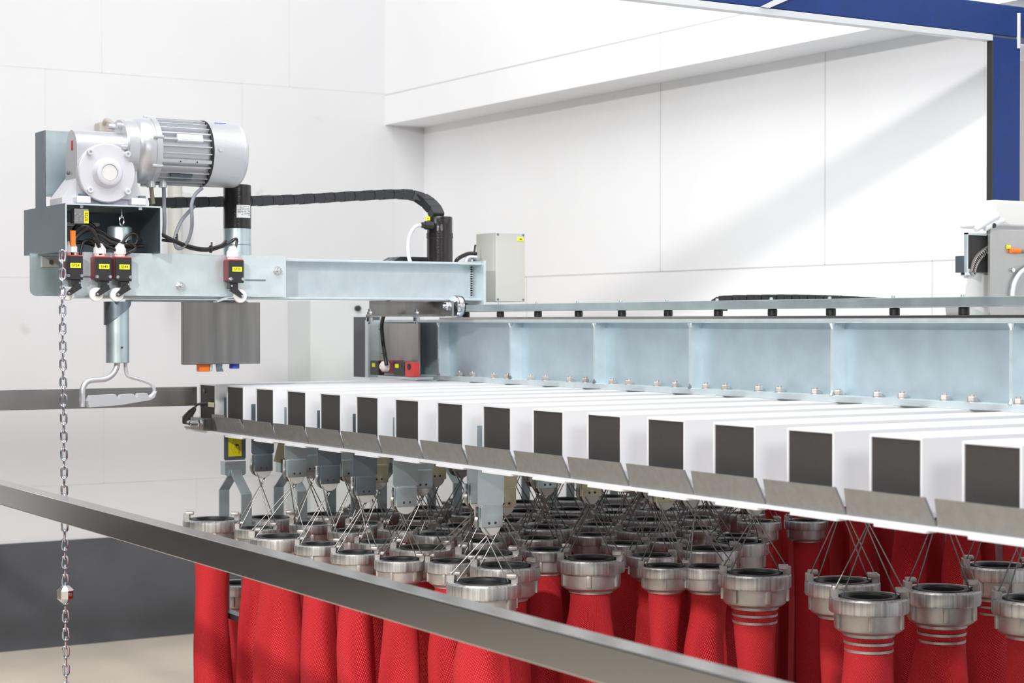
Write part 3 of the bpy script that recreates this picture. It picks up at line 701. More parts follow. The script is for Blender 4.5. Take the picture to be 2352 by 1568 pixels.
# limit switches ------------------------------------------------------
def limit_switch(x, y, txt, label, mirror=False):        # x, y: upper left front corner of the body
    Yf = YP-.034; a = onY(x, y, Yf); w_, h_ = .0325, .046
    t = thing('limit_switch', label, 'limit switch', (a.x+w_/2, YP-.004, a.z-h_), 'limit switches with rollers')
    bx = MB().box(a.x, a.x+w_, Yf, YP-.0275, a.z-h_, a.z, .0012).build('body', 'black', t)
    MB().box(a.x+.0, a.x+w_, YP-.0274, YP-.0045, a.z-h_+.004, a.z, .0012).build('back_shell', 'red_dark', t)
    MB().box(a.x+.001, a.x+w_-.001, Yf+.001, YP-.006, a.z+.0001, a.z+.0016).build('red_edge', 'red', t, False)
    gx = a.x+w_*.43 
    m = MB(); m.lathe([(0,0),(.0095,0),(.0105,.001),(.0105,.006),(.0,.006)], (gx, YP-.018, a.z+.0015), 'Z', 8); m.lathe([(0,.0065),(.0122,.0065),(.0122,.017),(.0095,.0205),(.0085,.0265),(.006,.028),(0,.028)], (gx, YP-.018, a.z+.0005), 'Z', 10)
    m.build('cable_gland', 'white_plastic', t, True, 30)
    lb = MB().box(a.x+w_*.22, a.x+w_*.86, Yf-.0006, Yf, a.z-.023, a.z-.0135).build('yellow_label', 'yellow', bx, False)
    text_part(txt, .0072, 'ink', bx, (a.x+w_*.54, Yf-.0009, a.z-.0182), 'Y', 0, 'CENTER', .00004)
    for sx in (.1, .9):
        q = (a.x+w_*sx, 0, a.z-h_+.008)
        m = MB(); m.lathe([(0,Yf-.001),(.0012,Yf-.001),(.0018,Yf-.0025),(.0032,Yf-.0025),(.0036,Yf-.0015),(.0036,Yf+.001)], q, 'Y', 16); m.build('body_screw', 'chrome', bx)
    # lever and roller
    k = -1 if not mirror else 1
    px = a.x + w_*(.62 if not mirror else .38)
    m = MB(); m.box(px-.009, px+.009, Yf+.003, YP-.014, a.z-h_-.012, a.z-h_, .001)
    e = Vector((px + k*.0155, 0, a.z-h_-.0265)); s_ = Vector((px - k*.006, 0, a.z-h_-.010)); dv = (e-s_).normalized(); nv = Vector((-dv.z, 0, dv.x))
    pts = [s_+nv*.007, s_-nv*.007, e-nv*.0042, e+dv*.004, e+nv*.0042]
    m.prism([(p.x, p.z) for p in pts], Yf-.001, Yf+.005); m.build('lever', 'black', t)
    m = MB(); m.lathe([(0,Yf+.0055),(.0125,Yf+.0055),(.0135,Yf+.0065),(.0135,Yf+.0125),(.0125,Yf+.0135),(0,Yf+.0135)], (e.x, 0, e.z), 'Y', 32); m.build('roller', 'white_plastic', t)
    m = MB(); m.cyl((e.x, 0, e.z), .0022, Yf-.003, Yf+.006, 'Y', 12, .0005); m.cyl((px-k*.006, 0, a.z-h_-.006), .002, Yf+.000, Yf+.004, 'Y', 12); m.build('pin', 'chrome', t)
limit_switch(153, 587, 'S724', 'leftmost limit switch, black and dark red, yellow tag S724, beside the chain')
limit_switch(219, 590, 'S543', 'limit switch with yellow tag S543, left one of the close middle pair')
limit_switch(266, 591, 'S544', 'limit switch with yellow tag S544, right one of the close middle pair')
limit_switch(526, 597, 'S725', 'limit switch with yellow tag S725, alone below the black tube', True)

# stainless box under the arm
a = onY(421, 690, 3.452); b = onY(598, 835, 3.452)
t = thing('steel_box', 'brushed stainless steel box hanging under the hoist arm', 'steel box', ((a.x+b.x)/2, 3.5, b.z))
MB().box(a.x, b.x, 3.452, 3.466, b.z, .0400, .0012).build('box', 'steel', t)
a = onY(457, 837, 3.47); b = onY(480, 853, 3.47); MB().box(a.x, b.x, 3.466, 3.484, b.z, a.z+.004, .001).build('orange_plug', 'orange', t)
a = onY(481, 837, 3.47); b = onY(487, 852, 3.47); MB().box(a.x, b.x, 3.466, 3.484, b.z, a.z+.004, .001).build('plug_cover', 'galv_light', t)
a = onY(495, 837, 3.47); b = onY(510, 853, 3.47); m = MB(); m.prism([(a.x, a.z+.004), (b.x-.002, a.z+.004), (b.x+.002, b.z), (a.x+.003, b.z)], 3.466, 3.472); m.build('grey_strap', 'galv_dark', t, False)
MB().tube([onY(510, 840, 3.466), onY(515, 853, 3.466), onY(522, 864, 3.466)], .0012, 6).build('clear_tie', 'white_plastic', t)
a = onY(538, 836, 3.475); MB().cyl((a.x, 3.475, 0), .0105, a.z-.009, a.z+.004, 'Z', 12, .001).build('blue_plug', 'blue_cap', t)

# lifting grip under the arm --------------------------------------
YG_ = 3.47; c = onY(270, 830, YG_)
t = thing('lifting_grip', 'steel tube with a bent rod handle and aluminium grip hanging below the arm', 'lifting grip', (c.x, YG_, onY(270, 935, YG_).z))
m = MB(); m.cyl((c.x, YG_, 0), .0232, onY(270, 833, YG_).z, .0400, 'Z', 40, .001); m.build('tube', 'galv', t)
m = MB(); zc0 = onY(270, 746, YG_-.02).z; N = 20; va = []
for i in range(N+1):
    a_ = R(150 + 200*i/N); f_ = i/N; zlow = zc0 + max(0, (f_-.25))*.062
    if True: va.append([m.bm.verts.new((c.x+r_*math.cos(a_), YG_+r_*math.sin(a_), z)) for r_ in (.0255, .0268) for z in (zlow, .0400)])
for A, B in zip(va, va[1:]):
    for q in ((0,1), (1,3), (3,2), (2,0)): m.bm.faces.new((A[q[0]], A[q[1]], B[q[1]], B[q[0]]))
m.bm.faces.new((va[0][0], va[0][1], va[0][3], va[0][2])); m.bm.faces.new((va[-1][0], va[-1][1], va[-1][3], va[-1][2]))
m.build('half_shell', 'galv_dark', t)
q = onY(280, 798, YG_-.0235); MB().cyl((q.x, 0, q.z), .0022, YG_-.0245, YG_-.018, 'Y', 10).build('set_screw', 'ink', t)
gp = lambda L: smooth_path([onY(x, y, YG_) for x, y in L], 8)
m = MB(); m.tube(gp([(269, 832), (268, 842), (262, 855), (250, 866), (235, 871), (210, 873), (198, 878), (191, 890), (189, 905), (189, 934)]), .0058, 14); m.build('thick_rod', 'silver', t)
m = MB(); m.tube(gp([(288, 832), (289, 850), (293, 862), (305, 867), (330, 874), (346, 881), (353, 890), (354, 900), (348, 908), (338, 914)]), .0038, 12); m.build('thin_rod', 'silver', t)
G = [(202, 935), (200, 918), (206, 908), (262, 905), (269, 918), (274, 906), (302, 905), (309, 917), (315, 904), (335, 903), (341, 915), (349, 916), (354, 900), (358, 902), (352, 913), (345, 917), (270, 928)]
G = [(202, 935), (199, 920), (205, 908), (262, 905), (269, 917), (276, 906), (303, 904), (310, 914), (316, 903), (334, 902), (341, 913), (352, 903), (357, 898), (352, 912), (342, 918), (270, 930)]
m = MB(); m.prism([(onY(x, y, YG_).x, onY(x, y, YG_).z) for x, y in G], YG_-.009, YG_+.009)
m.build('finger_grip', 'silver', t, False)

# lifting chain ----------------------------------------------------
xch = onY(143, 640, 3.40).x; t = thing('lifting_chain', 'steel link chain hanging down at the left past the guard rail', 'chain', (xch, 3.40, -.72))
def link_mesh(turn):
    m = MB(); L = []
    for i in range(20):
        a_ = 2*PI*i/20; u = .0053*math.cos(a_); v = .0068*math.sin(a_) + (.0042 if math.sin(a_) > 0 else -.0042 if math.sin(a_) < 0 else 0)
        L.append((u*math.cos(turn), u*math.sin(turn), v))
    m.tube([Vector(p)+Vector((xch, 3.40, -.72)) for p in L], .0021, 8, True); return m
l1 = link_mesh(R(-20)).build('link', 'zinc_link', t); l2 = link_mesh(R(70)).build('link', 'zinc_link', t)
zc = onY(143, 588, 3.40).z; k = 0; pitch = .0172; stop_z = onY(151, 1364, 3.40).z
lean = (onY(152, 1560, 3.40).x - xch) / (onY(152, 1560, 3.40).z - zc)
while zc > -.725:
    src = l1 if k % 2 == 0 else l2
    o = src if k < 2 else src.copy()
    if k >= 2: C.objects.link(o); o.parent = t
    o.location = (lean*(zc-onY(143, 588, 3.40).z), 0, zc+.72); ORG[o.name] = ORG[t.name]
    zc -= pitch; k += 1
sx = xch + lean*(stop_z-onY(143, 588, 3.40).z)
m = MB(); m.lathe([(0,-.0155),(.008,-.0155),(.0165,-.0075),(.0165,.0075),(.008,.0155),(0,.0155)], (sx, 3.40, stop_z), 'Z', 8); s = m.build('stopper', 'chrome', t, False)
q = onY(162, 1365, 3.385); m = MB(); m.disc_ring((q.x, 0, q.z), .0014, .0032, 3.3835, 3.386, 'Y', 12); m.build('stopper_screw', 'steel', s)

# safety switches on the beam end
a = onX(850, 827, 1.99); b = onX(868, 857, 1.99)
t = thing('safety_switch', 'dark safety switch with yellow tag and white gland, left one at the beam end', 'safety switch', (1.985, 3.85, b.z))
MB().box(1.984, 2.0, onX(869, 840, 1.984).y, onX(850, 840, 1.984).y, b.z-.004, a.z, .0015).build('body', 'black', t)
MB().box(1.99, 2.02, onX(902, 840, 1.99).y, onX(869.5, 840, 1.99).y, b.z+.002, a.z+.001, .001).build('red_frame', 'red_dark', t)
q = onX(885, 841, 1.985); m = MB(); m.lathe([(0,1.972),(.006,1.972),(.0125,1.978),(.0135,1.99),(0,1.99)], (0, q.y, q.z), 'X', 10); m.build('gland', 'white_plastic', t)
q = onX(857, 838, 1.983); MB().box(1.983, 1.984, q.y-.009, q.y+.006, q.z-.0045, q.z+.0045).build('yellow_tag', 'yellow', t, False)
MB().tube(smooth_path([onX(888, 838, 1.974), onX(884, 815, 1.975), onX(879, 780, 1.975), onX(877, 745, 1.965), onX(884, 715, 1.95), onX(892, 692, 1.94)]), .0048, 10).build('cable', 'black_gloss', t)
m = MB()
for x, y in ((878, 756), (884, 812)): q = onX(x, y, 1.975); m.box(1.971, 1.979, q.y+.003, q.y+.011, q.z-.001, q.z+.001)
m.build('cable_tie', 'ink', t)
t = thing('safety_switch', 'black safety switch with yellow tag and bright red actuator, right one at the beam end', 'safety switch', (1.985, 3.7, b.z))
MB().box(1.984, 2.0, onX(929, 840, 1.984).y, onX(903, 840, 1.984).y, b.z-.0015, a.z-.0005, .0015).build('body', 'black', t)
MB().box(1.984, 2.0, onX(950, 840, 1.984).y, onX(930, 840, 1.984).y, b.z-.004, a.z-.001, .0015).build('red_actuator', 'red', t)
q = onX(939, 842, 1.983); MB().cyl((0, q.y, q.z), .0075, 1.9825, 1.985, 'X', 20).build('actuator_face', 'ink', t)
q = onX(911, 840, 1.983); MB().box(1.983, 1.984, q.y-.008, q.y+.008, q.z-.0045, q.z+.0045).build('yellow_tag', 'yellow', t, False)
MB().box(1.984, 2.03, onX(955, 860, 1.984).y, onX(868, 860, 1.984).y, ZT+.001, b.z-.0045, .001).build('support_plate', 'galv_light', t)

# ------------------------------------------------------------------ blue frame and machine at the right
Xc = 2.70; c0 = onX(2281, 300, Xc); c1 = onY(2343, 300, c0.y); zbm = onY(2278, 93, c0.y).z
t = thing('overhead_gantry', 'blue painted steel frame with post and overhead beam at the upper right', 'gantry', (Xc+.02, c0.y, ZF))
MB().box(c0.x, c1.x, c0.y, c0.y+.014, -.13, zbm+.008, .001).build('post', 'blue_paint', t)
MB().box(c0.x-.003, c0.x, c0.y, c0.y+.014, -.13, zbm).build('post_side_shade', 'ink', t, False)  # black strip painting the shade on the left side of the blue post
MB().box(-1.5, 3.4 if False else 2.9, c0.y, c0.y+.06, zbm+.0125, zbm+.0125+.062, .003).build('beam', 'blue_paint', t)
MB().box(-1.5, c0.x-.001, c0.y-.0005, c0.y+.02, zbm, zbm+.012, .001).build('light_strip', 'pale_strip', t)
MB().cyl((c1.x-.006, c0.y-.001, 0), .004, zbm-.01, zbm+.06, 'Z', 8).build('weld_seam', 'pale_strip', t)
a = onY(1752, 0, c0.y-.01); b = onY(1830, 0, c0.y-.01)
MB().prism([(a.x, zbm+.012), (a.x+.02, zbm+.012), (b.x+.03, zbm+.05), (b.x, zbm+.05)], c0.y-.006, c0.y-.001).build('brace', 'pale_strip', t, False)
o = MB().box(c1.x+.003, c1.x+.07, c0.y+.02, c0.y+.05, -.12, zbm-.03).build('beige_post', 'beige'); recenter(o)
tag(o, 'narrow beige post at the right edge beside the blue post', 'post')

Ym = 2.02
t = thing('roller_machine', 'grey steel machine housing with white drum at the right edge behind the rail', 'machine', onY(2300, 716, Ym))
a = onY(2275, 526, Ym); b = onY(2420, 718, Ym); zlow = .0105
MB().box(a.x, b.x, Ym, Ym+.006, zlow, a.z, .001).build('housing', 'housing', t)
a2 = onY(2222, 534, Ym+.006); b2 = onY(2274, 625, Ym+.006)
m = MB(); m.box(a2.x, a2.x+.0025, Ym+.0065, Ym+.013, b2.z-.001, a2.z); m.box(a2.x, a.x, Ym+.0065, Ym+.013, a2.z-.0025, a2.z); m.build('intake_frame', 'galv_light', t, False)
q = onY(2274, 570, Ym+.012); MB().box(a2.x+.003, q.x+.01, Ym+.013, Ym+.016, b2.z, a2.z-.003).build('intake_shade', 'ink', t, False)  # dark sheet standing in for the shade inside the intake opening
P = [onY(x, y, Ym+.008) for x, y in ((2232, 624), (2237, 602), (2251, 580), (2276, 562))]
m = MB(); PP = smooth_path(P, 6)
for A, B in zip(PP, PP[1:]): m.prism([(A.x, A.z), (B.x, B.z), (B.x+.006, B.z-.009), (A.x+.009, A.z-.003)], Ym+.008, Ym+.0129)
m.build('curved_guide', 'plate_beige', t, False)
q = onY(2300, 690, Ym+.018); Q = onY(2212, 690, Ym+.018)
MB().cyl((q.x, 0, q.z), abs(q.x-Q.x), Ym+.018, Ym+.06, 'Y', 48, .003).build('drum', 'white_plastic', t)
q = onY(2226, 622, Ym+.008); m = MB(); m.box(q.x-.006, q.x+.014, Ym+.012, Ym+.02, q.z-.007, q.z+.004, .001); m.build('clip', 'chrome', t)
q = onY(2218, 605, Ym+.01); MB().box(q.x-.002, q.x+.0015, Ym+.012, Ym+.03, q.z-.014, q.z+.012).build('clip_arm', 'galv_dark', t, False)
a = onY(2287, 458, Ym+.01); b = onY(2420, 522, Ym+.01)
hd = MB().box(a.x, b.x, Ym+.012, Ym+.09, b.z-.002, a.z, .005).build('head_cover', 'white_plastic', t)
MB().tube([onY(2240, 528, Ym), onY(2264, 510, Ym), onY(2290, 496, Ym)], [.004, .006, .006], 12).build('hinge_arm', 'pale_cable', t)
MB().tube([onY(2262, 524, Ym), onY(2285, 512, Ym), onY(2304, 506, Ym)], [.005, .006, .004], 12).build('hinge_arm', 'white_plastic', t)
q = onY(2281, 518, Ym-.003); MB().cyl((q.x, 0, q.z), .004, Ym-.006, Ym+.01, 'Y', 14).build('knob', 'ink', t)
q = onY(2318, 576, Ym); q2 = onY(2338, 576, Ym); s = MB().cyl((0, Ym-.004, q.z), .0042, q.x-.001, q2.x, 'X', 12, .0008).build('orange_connector', 'orange', t)
MB().cyl((0, Ym-.004, q.z), .003, q2.x, q2.x+.05, 'X', 10).build('connector_cable', 'brown_cable', t)
q = onY(2315, 567, Ym); MB().box(q.x-.0045, q.x+.0045, Ym-.002, Ym-.001, q.z-.003, q.z+.003).build('yellow_tag', 'yellow', t, False)
MB().tube(smooth_path([onY(2327, 700, Ym-.006), onY(2326, 672, Ym-.006), onY(2332, 645, Ym-.006), onY(2345, 625, Ym-.006), onY(2365, 612, Ym-.006)]), .0035, 10).build('grey_hose', 'pale_cable', t)
q = onY(2324, 620, Ym); MB().cyl((q.x, 0, q.z), .0035, Ym-.004, Ym, 'Y', 12).build('bolt', 'chrome', t)

# ------------------------------------------------------------------ hoses
ZH = -.424
def hose_mesh(var, big):
    rnd = random.Random(var*7+big)
    rn = .037 if big else .029; wv = (.050 if big else .040)*rnd.uniform(.95, 1.06); tv = .021*rnd.uniform(.8, 1.2) if big else .017
    m = MB(); uvl = m.bm.loops.layers.uv.new('UVMap'); SEG = 36; zs_ = []
    z = -.052 if big else -.043
    while z > -2.3: zs_.append(z); z -= .012 if z > -.6 else .1
    ph = rnd.uniform(0, 6); tw = rnd.uniform(-.5, .5); rings = []; fold = rnd.uniform(-.4, .4)
    for z in zs_:
        s = min(1, max(0, (-.06 - z)/rnd_len(var))); s = s*s*(3-2*s)
        a_ = rn + (wv-rn)*s; b_ = rn*.98 + (tv-rn*.98)*s; ring = []
        cx = .006*math.sin(ph+z*6)*s; cy = .006*math.cos(ph*1.3+z*5)*s; an = tw*s*(.6+.4*math.sin(z*3+ph))
        for i in range(SEG):
            t_ = 2*PI*i/SEG; c_, s__ = math.cos(t_), math.sin(t_)
            e = 1 - .25*s; u = a_*math.copysign(abs(c_)**e, c_); v = b_*math.copysign(abs(s__)**(1+.35*s), s__)
            v += .013*s*(1-2*abs(math.sin(u/a_*1.25+ph*.5+z*1.1))) + .003*s*math.sin(u/a_*6+z*9+ph)
            ring.append(m.bm.verts.new((cx+u*math.cos(an)-v*math.sin(an), cy+u*math.sin(an)+v*math.cos(an), z)))
        rings.append((ring, z))
    per = 2*PI*rn*1.15
    for (A, za), (B, zb_) in zip(rings, rings[1:]):
        for i in range(SEG):
            j = (i+1) % SEG; f = m.bm.faces.new((A[i], B[i], B[j], A[j]))
            for lp, (uu, vv) in zip(f.loops, ((i, za), (i, zb_), (i+1, zb_), (i+1, za))): lp[uvl].uv = (uu/SEG*per*2.0, vv)
    m.bm.faces.new(rings[0][0]); return m
def rnd_len(v): return (.10, .16, .22, .13, .19, .12)[v % 6]
def build_mesh_only(m, name, mt, ang=60):
    bmesh.ops.recalc_face_normals(m.bm, faces=m.bm.faces); me = bpy.data.meshes.new(name)
    for e in m.bm.edges: e.smooth = not (len(e.link_faces) == 2 and e.calc_face_angle(0) > R(ang))
    for f in m.bm.faces: f.smooth = True
    m.bm.to_mesh(me); m.bm.free(); me.materials.append(MT[mt]); return me
HM = {(v, b): build_mesh_only(hose_mesh(v, b), 'fabric', 'hose') for v in range(6) for b in (0, 1)}
def coupling_meshes(big):
    s = 1.0 if big else .765; r = .0615*s
    def k(prof): return [(a*s, h*s) for a, h in prof]
    m = MB(); m.lathe(k([(.0475,-.003),(.050,0),(.058,0),(.0612,-.0025),(.0615,-.006),(.0615,-.021),(.0603,-.0235),(.054,-.0235),(.0475,-.0235),(.0475,-.003)]), (0,0,0), 'Z', 56); ring = build_mesh_only(m, 'lock_ring', 'coupling_ring', 30)
    m = MB(); m.lathe(k([(.0,-.022),(.0535,-.022),(.0535,-.046),(.052,-.050),(.046,-.0545),(.040,-.0555),(.040,-.060),(0,-.060)]), (0,0,0), 'Z', 48)
    for i in range(6):
        a_ = R(60*i+12); m.obox((.0545*s*math.cos(a_), .0545*s*math.sin(a_), -.034*s), (.0032*s*math.cos(a_), .0032*s*math.sin(a_), 0), (-.0045*s*math.sin(a_), .0045*s*math.cos(a_), 0), (0,0,.0125*s), .0012*s)
    body = build_mesh_only(m, 'collar', 'coupling_cast', 30)
    m = MB(); m.lathe(k([(.0335,-.004),(.036,.0005),(.0455,.001),(.0478,-.001),(.0478,-.006),(.0335,-.006),(.0335,-.004)]), (0,0,0), 'Z', 40); seal = build_mesh_only(m, 'seal', 'rubber', 40)
    m = MB(); m.lathe(k([(0,-.012),(.0345,-.012),(.0345,-.004),(.033,-.003),(.033,-.011),(0,-.0112)]), (0,0,0), 'Z', 40); bore = build_mesh_only(m, 'bore', 'bore', 40)
    m = MB()
    pts = []
    for a_ in range(-17, 18, 5): pts.append((R(a_), .0485*s, .0605*s))
    lo, hi = 0.0, .0105*s
    V = [[m.bm.verts.new((r1*math.cos(a_), r1*math.sin(a_), z)) for r1 in (ri, ro) for z in (lo, hi)] for a_, ri, ro in pts]
    for A, B in zip(V, V[1:]):
        for q in ((0,1), (1,3), (3,2), (2,0)): m.bm.faces.new((A[q[0]], A[q[1]], B[q[1]], B[q[0]]))
    m.bm.faces.new((V[0][0], V[0][1], V[0][3], V[0][2])); m.bm.faces.new((V[-1][0], V[-1][2], V[-1][3], V[-1][1]))
    m.obox((.0475*s, -.010*s, .0115*s), (.0085*s,0,0), (0,.010*s,0), (0,0,.0035*s), .0015*s)
    lug = build_mesh_only(m, 'lug', 'coupling_cast', 30)
    m = MB(); m.lathe([(.0372*1.0 if big else .029, -.062*s-.006), (.0385 if big else .0302, -.062*s-.006), (.0385 if big else .0302, -.062*s-.010), (.0372 if big else .029, -.062*s-.010)], (0,0,0), 'Z', 36)
    m.disc_ring((0,0,0), .0368 if big else .0288, .0378 if big else .0297, -.062*s-.022, -.062*s-.018, 'Z', 36)
    band = build_mesh_only(m, 'band', 'coupling_cast', 30)
    return ring, body, seal, bore, lug, band
CM = {b: coupling_meshes(b) for b in (0, 1)}
def sub(name, me, parent, loc=(0,0,0), rz=0):
    o = bpy.data.objects.new(name, me); C.objects.link(o); o.parent = parent; o.location = loc; o.rotation_euler = (0,0,rz); return o
LUGDIR = R(-38)                                  # the pair of lugs lies roughly across the view
hn = [0]
def hose(X, Y, Z, big, label, group, rz=None, lugrot=0, bands=False, var=None):
    hn[0] += 1; v = hn[0] % 6 if var is None else var
    rz = (-TH + random.uniform(-.35, .35)) if rz is None else rz
    t = bpy.data.objects.new('fire_hose', None); C.objects.link(t); t.location = (X, Y, Z); t.empty_display_size = .02
    tag(t, label, 'fire hose', group)
    fb = sub('fabric', HM[(v, big)], t, (0,0,0), rz)
    ring, body, seal, bore, lug, band = CM[big]
    rg = sub('lock_ring', ring, t, (0,0,0), rz); sub('collar', body, t, (0,0,0), rz*1.7+.4); 
    se = sub('seal', seal, t); sub('bore', bore, t)
    for k_ in (0, PI): sub('lug', lug, t, (0,0,0), LUGDIR+lugrot+k_+PI)
    if bands: sub('clamp_band', band, t)
    return t

# wire hangers
def hanger_meshes(big, h, off=(0, 0)):
    s = 1.0 if big else .765; OF = Vector((off[0], off[1], 0)); L = Vector((math.cos(LUGDIR), math.sin(LUGDIR), 0)) * .050*s
    ZP = h                                        # disc centre above coupling top
    meshes = []
    m = MB(); W = .025
    m.prism([(-W, ZP+.035), (-W+.003, ZP+.031), (W-.003, ZP+.031), (W, ZP+.035), (W, ZP+.235-h+.02), (-W, ZP+.235-h+.02)], 0, .002, 'X')
    meshes.append(('plate', 'PLATE', m))
    m = MB(); m.box(-.004, -.0025, -.0205, .0205, ZP-.004, ZP+.030, .0006); m.box(.004, .0055, -.0205, .0205, ZP-.004, ZP+.030, .0006); m.box(-.0035, .005, -.0187, .0187, ZP+.028, ZP+.0315, .0005)
    meshes.append(('clip', 'PLATE', m)); DR = 1
    m = MB(); m.cyl((0,0,ZP), .0185, -.0022, .0035, 'X', 32, .0008); meshes.append(('pulley', 'pulley', m))
    m = MB(); m.lathe([(0,.006),(.019,.006),(.0175,.0075),(.019,.009),(.0175,.0105),(.019,.012),(.0175,.0135),(.019,.015),(0,.015)], (0, .004, ZP+.004), 'X', 28); meshes.append(('side_drum', 'wire', m))
    m = MB(); m.cyl((0, .014, ZP+.026), .003, .004, .02, 'X', 12, .0008); m.box(.006, .019, .0185, .0205, ZP-.004, ZP+.030, .0005); meshes.append(('pin', 'chrome', m))
    m = MB()
    for y in (-.006, .006): m.cyl((0, y, ZP+.003), .0022, -.0052, -.003, 'X', 10, .0005)
    meshes.append(('rivet', 'ink', m))
    for sg in (-1, 1):
        m = MB()
        a0 = Vector((-.018*sg, .001, ZP+.004)); a1 = Vector((-.013*sg, .004, ZP-.006))
        # from the left top to the right lug and back: two crossing strands per loop
        Lg = L*(1 if sg > 0 else -1); LO = OF              # crosses over to the opposite side
        T = Vector((-L.y, L.x, 0)).normalized()*.012
        zt_ = .0155*s
        m.tube(smooth_path([a0, a0.lerp(LO+Lg+T*-.2+Vector((0,0,zt_)), .5), LO+Lg+T*-.3+Vector((0,0,zt_)), LO+Lg*1.02+T*-.1+Vector((0,0,zt_-.003))], 4), .0011, 6)
        m.tube(smooth_path([a1, a1.lerp(LO+Lg*.80-T*1.0+Vector((0,0,.004)), .5), LO+Lg*.80-T*1.0+Vector((0,0,.005)), LO+Lg*.84-T*.75+Vector((0,0,.0022)), LO+Lg*1.0-T*.2+Vector((0,0,.003))], 4), .0011, 6)
        meshes.append(('wire', 'wire', m))
    return meshes
HG = {}
def hanger(X, Y, big, h, label, group, pm='galv', dy=0):
    xh = max(X, 1.535); off = (round(X-xh, 3), round(dy, 3)); X = xh
    key = (big, round(h, 3), off)
    if key not in HG:
        HG[key] = [(n_, k_, build_mesh_only(m_, n_, 'galv' if k_ == 'PLATE' else k_, 35)) for n_, k_, m_ in hanger_meshes(big, h, off)]
    t = bpy.data.objects.new('wire_hanger', None); C.objects.link(t); t.location = (X, Y, ZH); t.empty_display_size = .02
    tag(t, label, 'hose hanger', group)
    for n_, k_, me in HG[key]:
        o = sub(n_, me, t, (0,0,0), 0 if n_ == 'wire' else PI/2)
        if k_ == 'PLATE' and pm != 'galv':
            o.material_slots[0].link = 'OBJECT'; o.material_slots[0].material = MT[pm]
    return t
random.seed(11)
placed = []
GF = 'fire hoses in the front of the rack'; GH = 'wire hose hangers'
RZ = {1734: -TH+.95, 1527: -TH+.75, 1357: -TH-.5, 1625: -TH+.2, 1996: -TH+.1, 2163: -TH-.5, 1935: -TH+.6}
def put(x, n, big, label, hl, y=None, h=.115, bands=False, pm='galv', rz=None, var=None):
    Y = YG(n); p = onY(x, 1300, Y); X = p.x
    Z = ZH if y is None else ZH
    dy = {1036: .100, 920: .02, 1625: -.045, 1693: .06}.get(x, 0); p = onY(x, 1300, Y+dy); X = p.x; Y += dy
    hose(X, Y, Z, big, label, GF, rz=RZ.get(x, rz), bands=bands, var=var); placed.append((X, Y, big)); hanger(X, Y-dy, big, h, hl, GH, pm, dy)
front = [
 (642, 1, 1, 'red fire hose with large silver coupling, leftmost wire-hung one of the front row', 'front-row wire hanger, the leftmost with crossed wires', .120, False, 'galv'),
 (733, 2, 0, 'red hose with small coupling, second of the front row counted from the left', 'front-row wire hanger second from the left, brownish plate', .118, False, 'galv_dark'),
 (818, 3, 0, 'red hose with small coupling, third of the front row counted from the left', 'front-row wire hanger third from the left, wide dark plate', .108, False, 'galv_dark'),
 (920, 4, 0, 'red hose with small coupling above the guard rail, fourth of the front row', 'front-row wire hanger fourth from the left, pale greenish plate', .100, False, 'galv'),
 (1036, 5, 0, 'red hose with small coupling just left of the biggest front coupling', 'front-row wire hanger fifth from the left, bluish plate', .115, False, 'galv'),
 (1111, 6, 1, 'red hose with big bright coupling, foremost in the middle, cut by the guard rail', 'foremost wire hanger in the middle, long blue-grey plate', .092, False, 'galv'),
 (1160, 5, 1, 'red hose with large coupling right behind the foremost middle coupling', 'wire hanger with yellowish plate just right of the foremost one', .105, False, 'zinc_yellow'),
 (1255, 4, 0, 'red hose with small coupling between the foremost middle coupling and the ribbed one', 'wire hanger right of the yellowish one, pale clip under the ledge', .118, False, 'galv'),
 (1357, 5, 1, 'red hose with ribbed coupling, brightly lit fabric, near the centre of the picture', 'wire hanger above the ribbed coupling near the picture centre', .115, False, 'zinc_yellow'),
 (1437, 4, 0, 'red hose with narrow coupling behind, right of the bright ribbed centre coupling', 'wire hanger behind, right of the centre one', .115, False, 'galv'),
 (1527, 6, 0, 'red hose with small ribbed coupling and sunlit fabric, right of centre', 'wire hanger above the small ribbed coupling right of centre', .115, False, 'zinc_yellow'),
 (1625, 6, 0, 'red hose with small coupling between two ribbed ones', 'wire hanger between two others right of centre, under the ledge', .115, False, 'galv'),
 (1693, 5, 1, 'red hose with large dark coupling just behind the banded-neck hose right of centre', 'wire hanger behind the banded-neck hose right of centre', .115, False, 'galv'),
 (1734, 7, 1, 'red hose with large ribbed coupling and banded neck, right of centre', 'wire hanger above the lone banded-neck hose right of centre', .115, True, 'galv'),
 (1935, 8, 1, 'red hose with coupling half hidden by the foremost right coupling', 'wire hanger left of the foremost right one', .150, False, 'galv'),
 (1996, 9, 1, 'red hose with large pale coupling, foremost at the right, silver band round its neck', 'wire hanger of the foremost right hose, grey disc just under the ledge', .135, True, 'galv'),
 (2163, 9, 1, 'red hose with large coupling second from the right edge in the front right group', 'wire hanger above the second hose from the right edge', .165, True, 'galv'),
 (2290, 8, 1, 'red hose with dark coupling tucked behind between the two rightmost couplings', 'wire hanger behind, near the right edge of the picture', .165, True, 'galv'),
 (2372, 10, 1, 'red hose with coupling cut by the right edge of the picture', 'wire hanger cut by the right edge of the picture', .155, False, 'galv'),
]
for (x, n, b, la, lb, h, bd, pm) in front: put(x, n, b, la, lb, None, h, bd, pm)

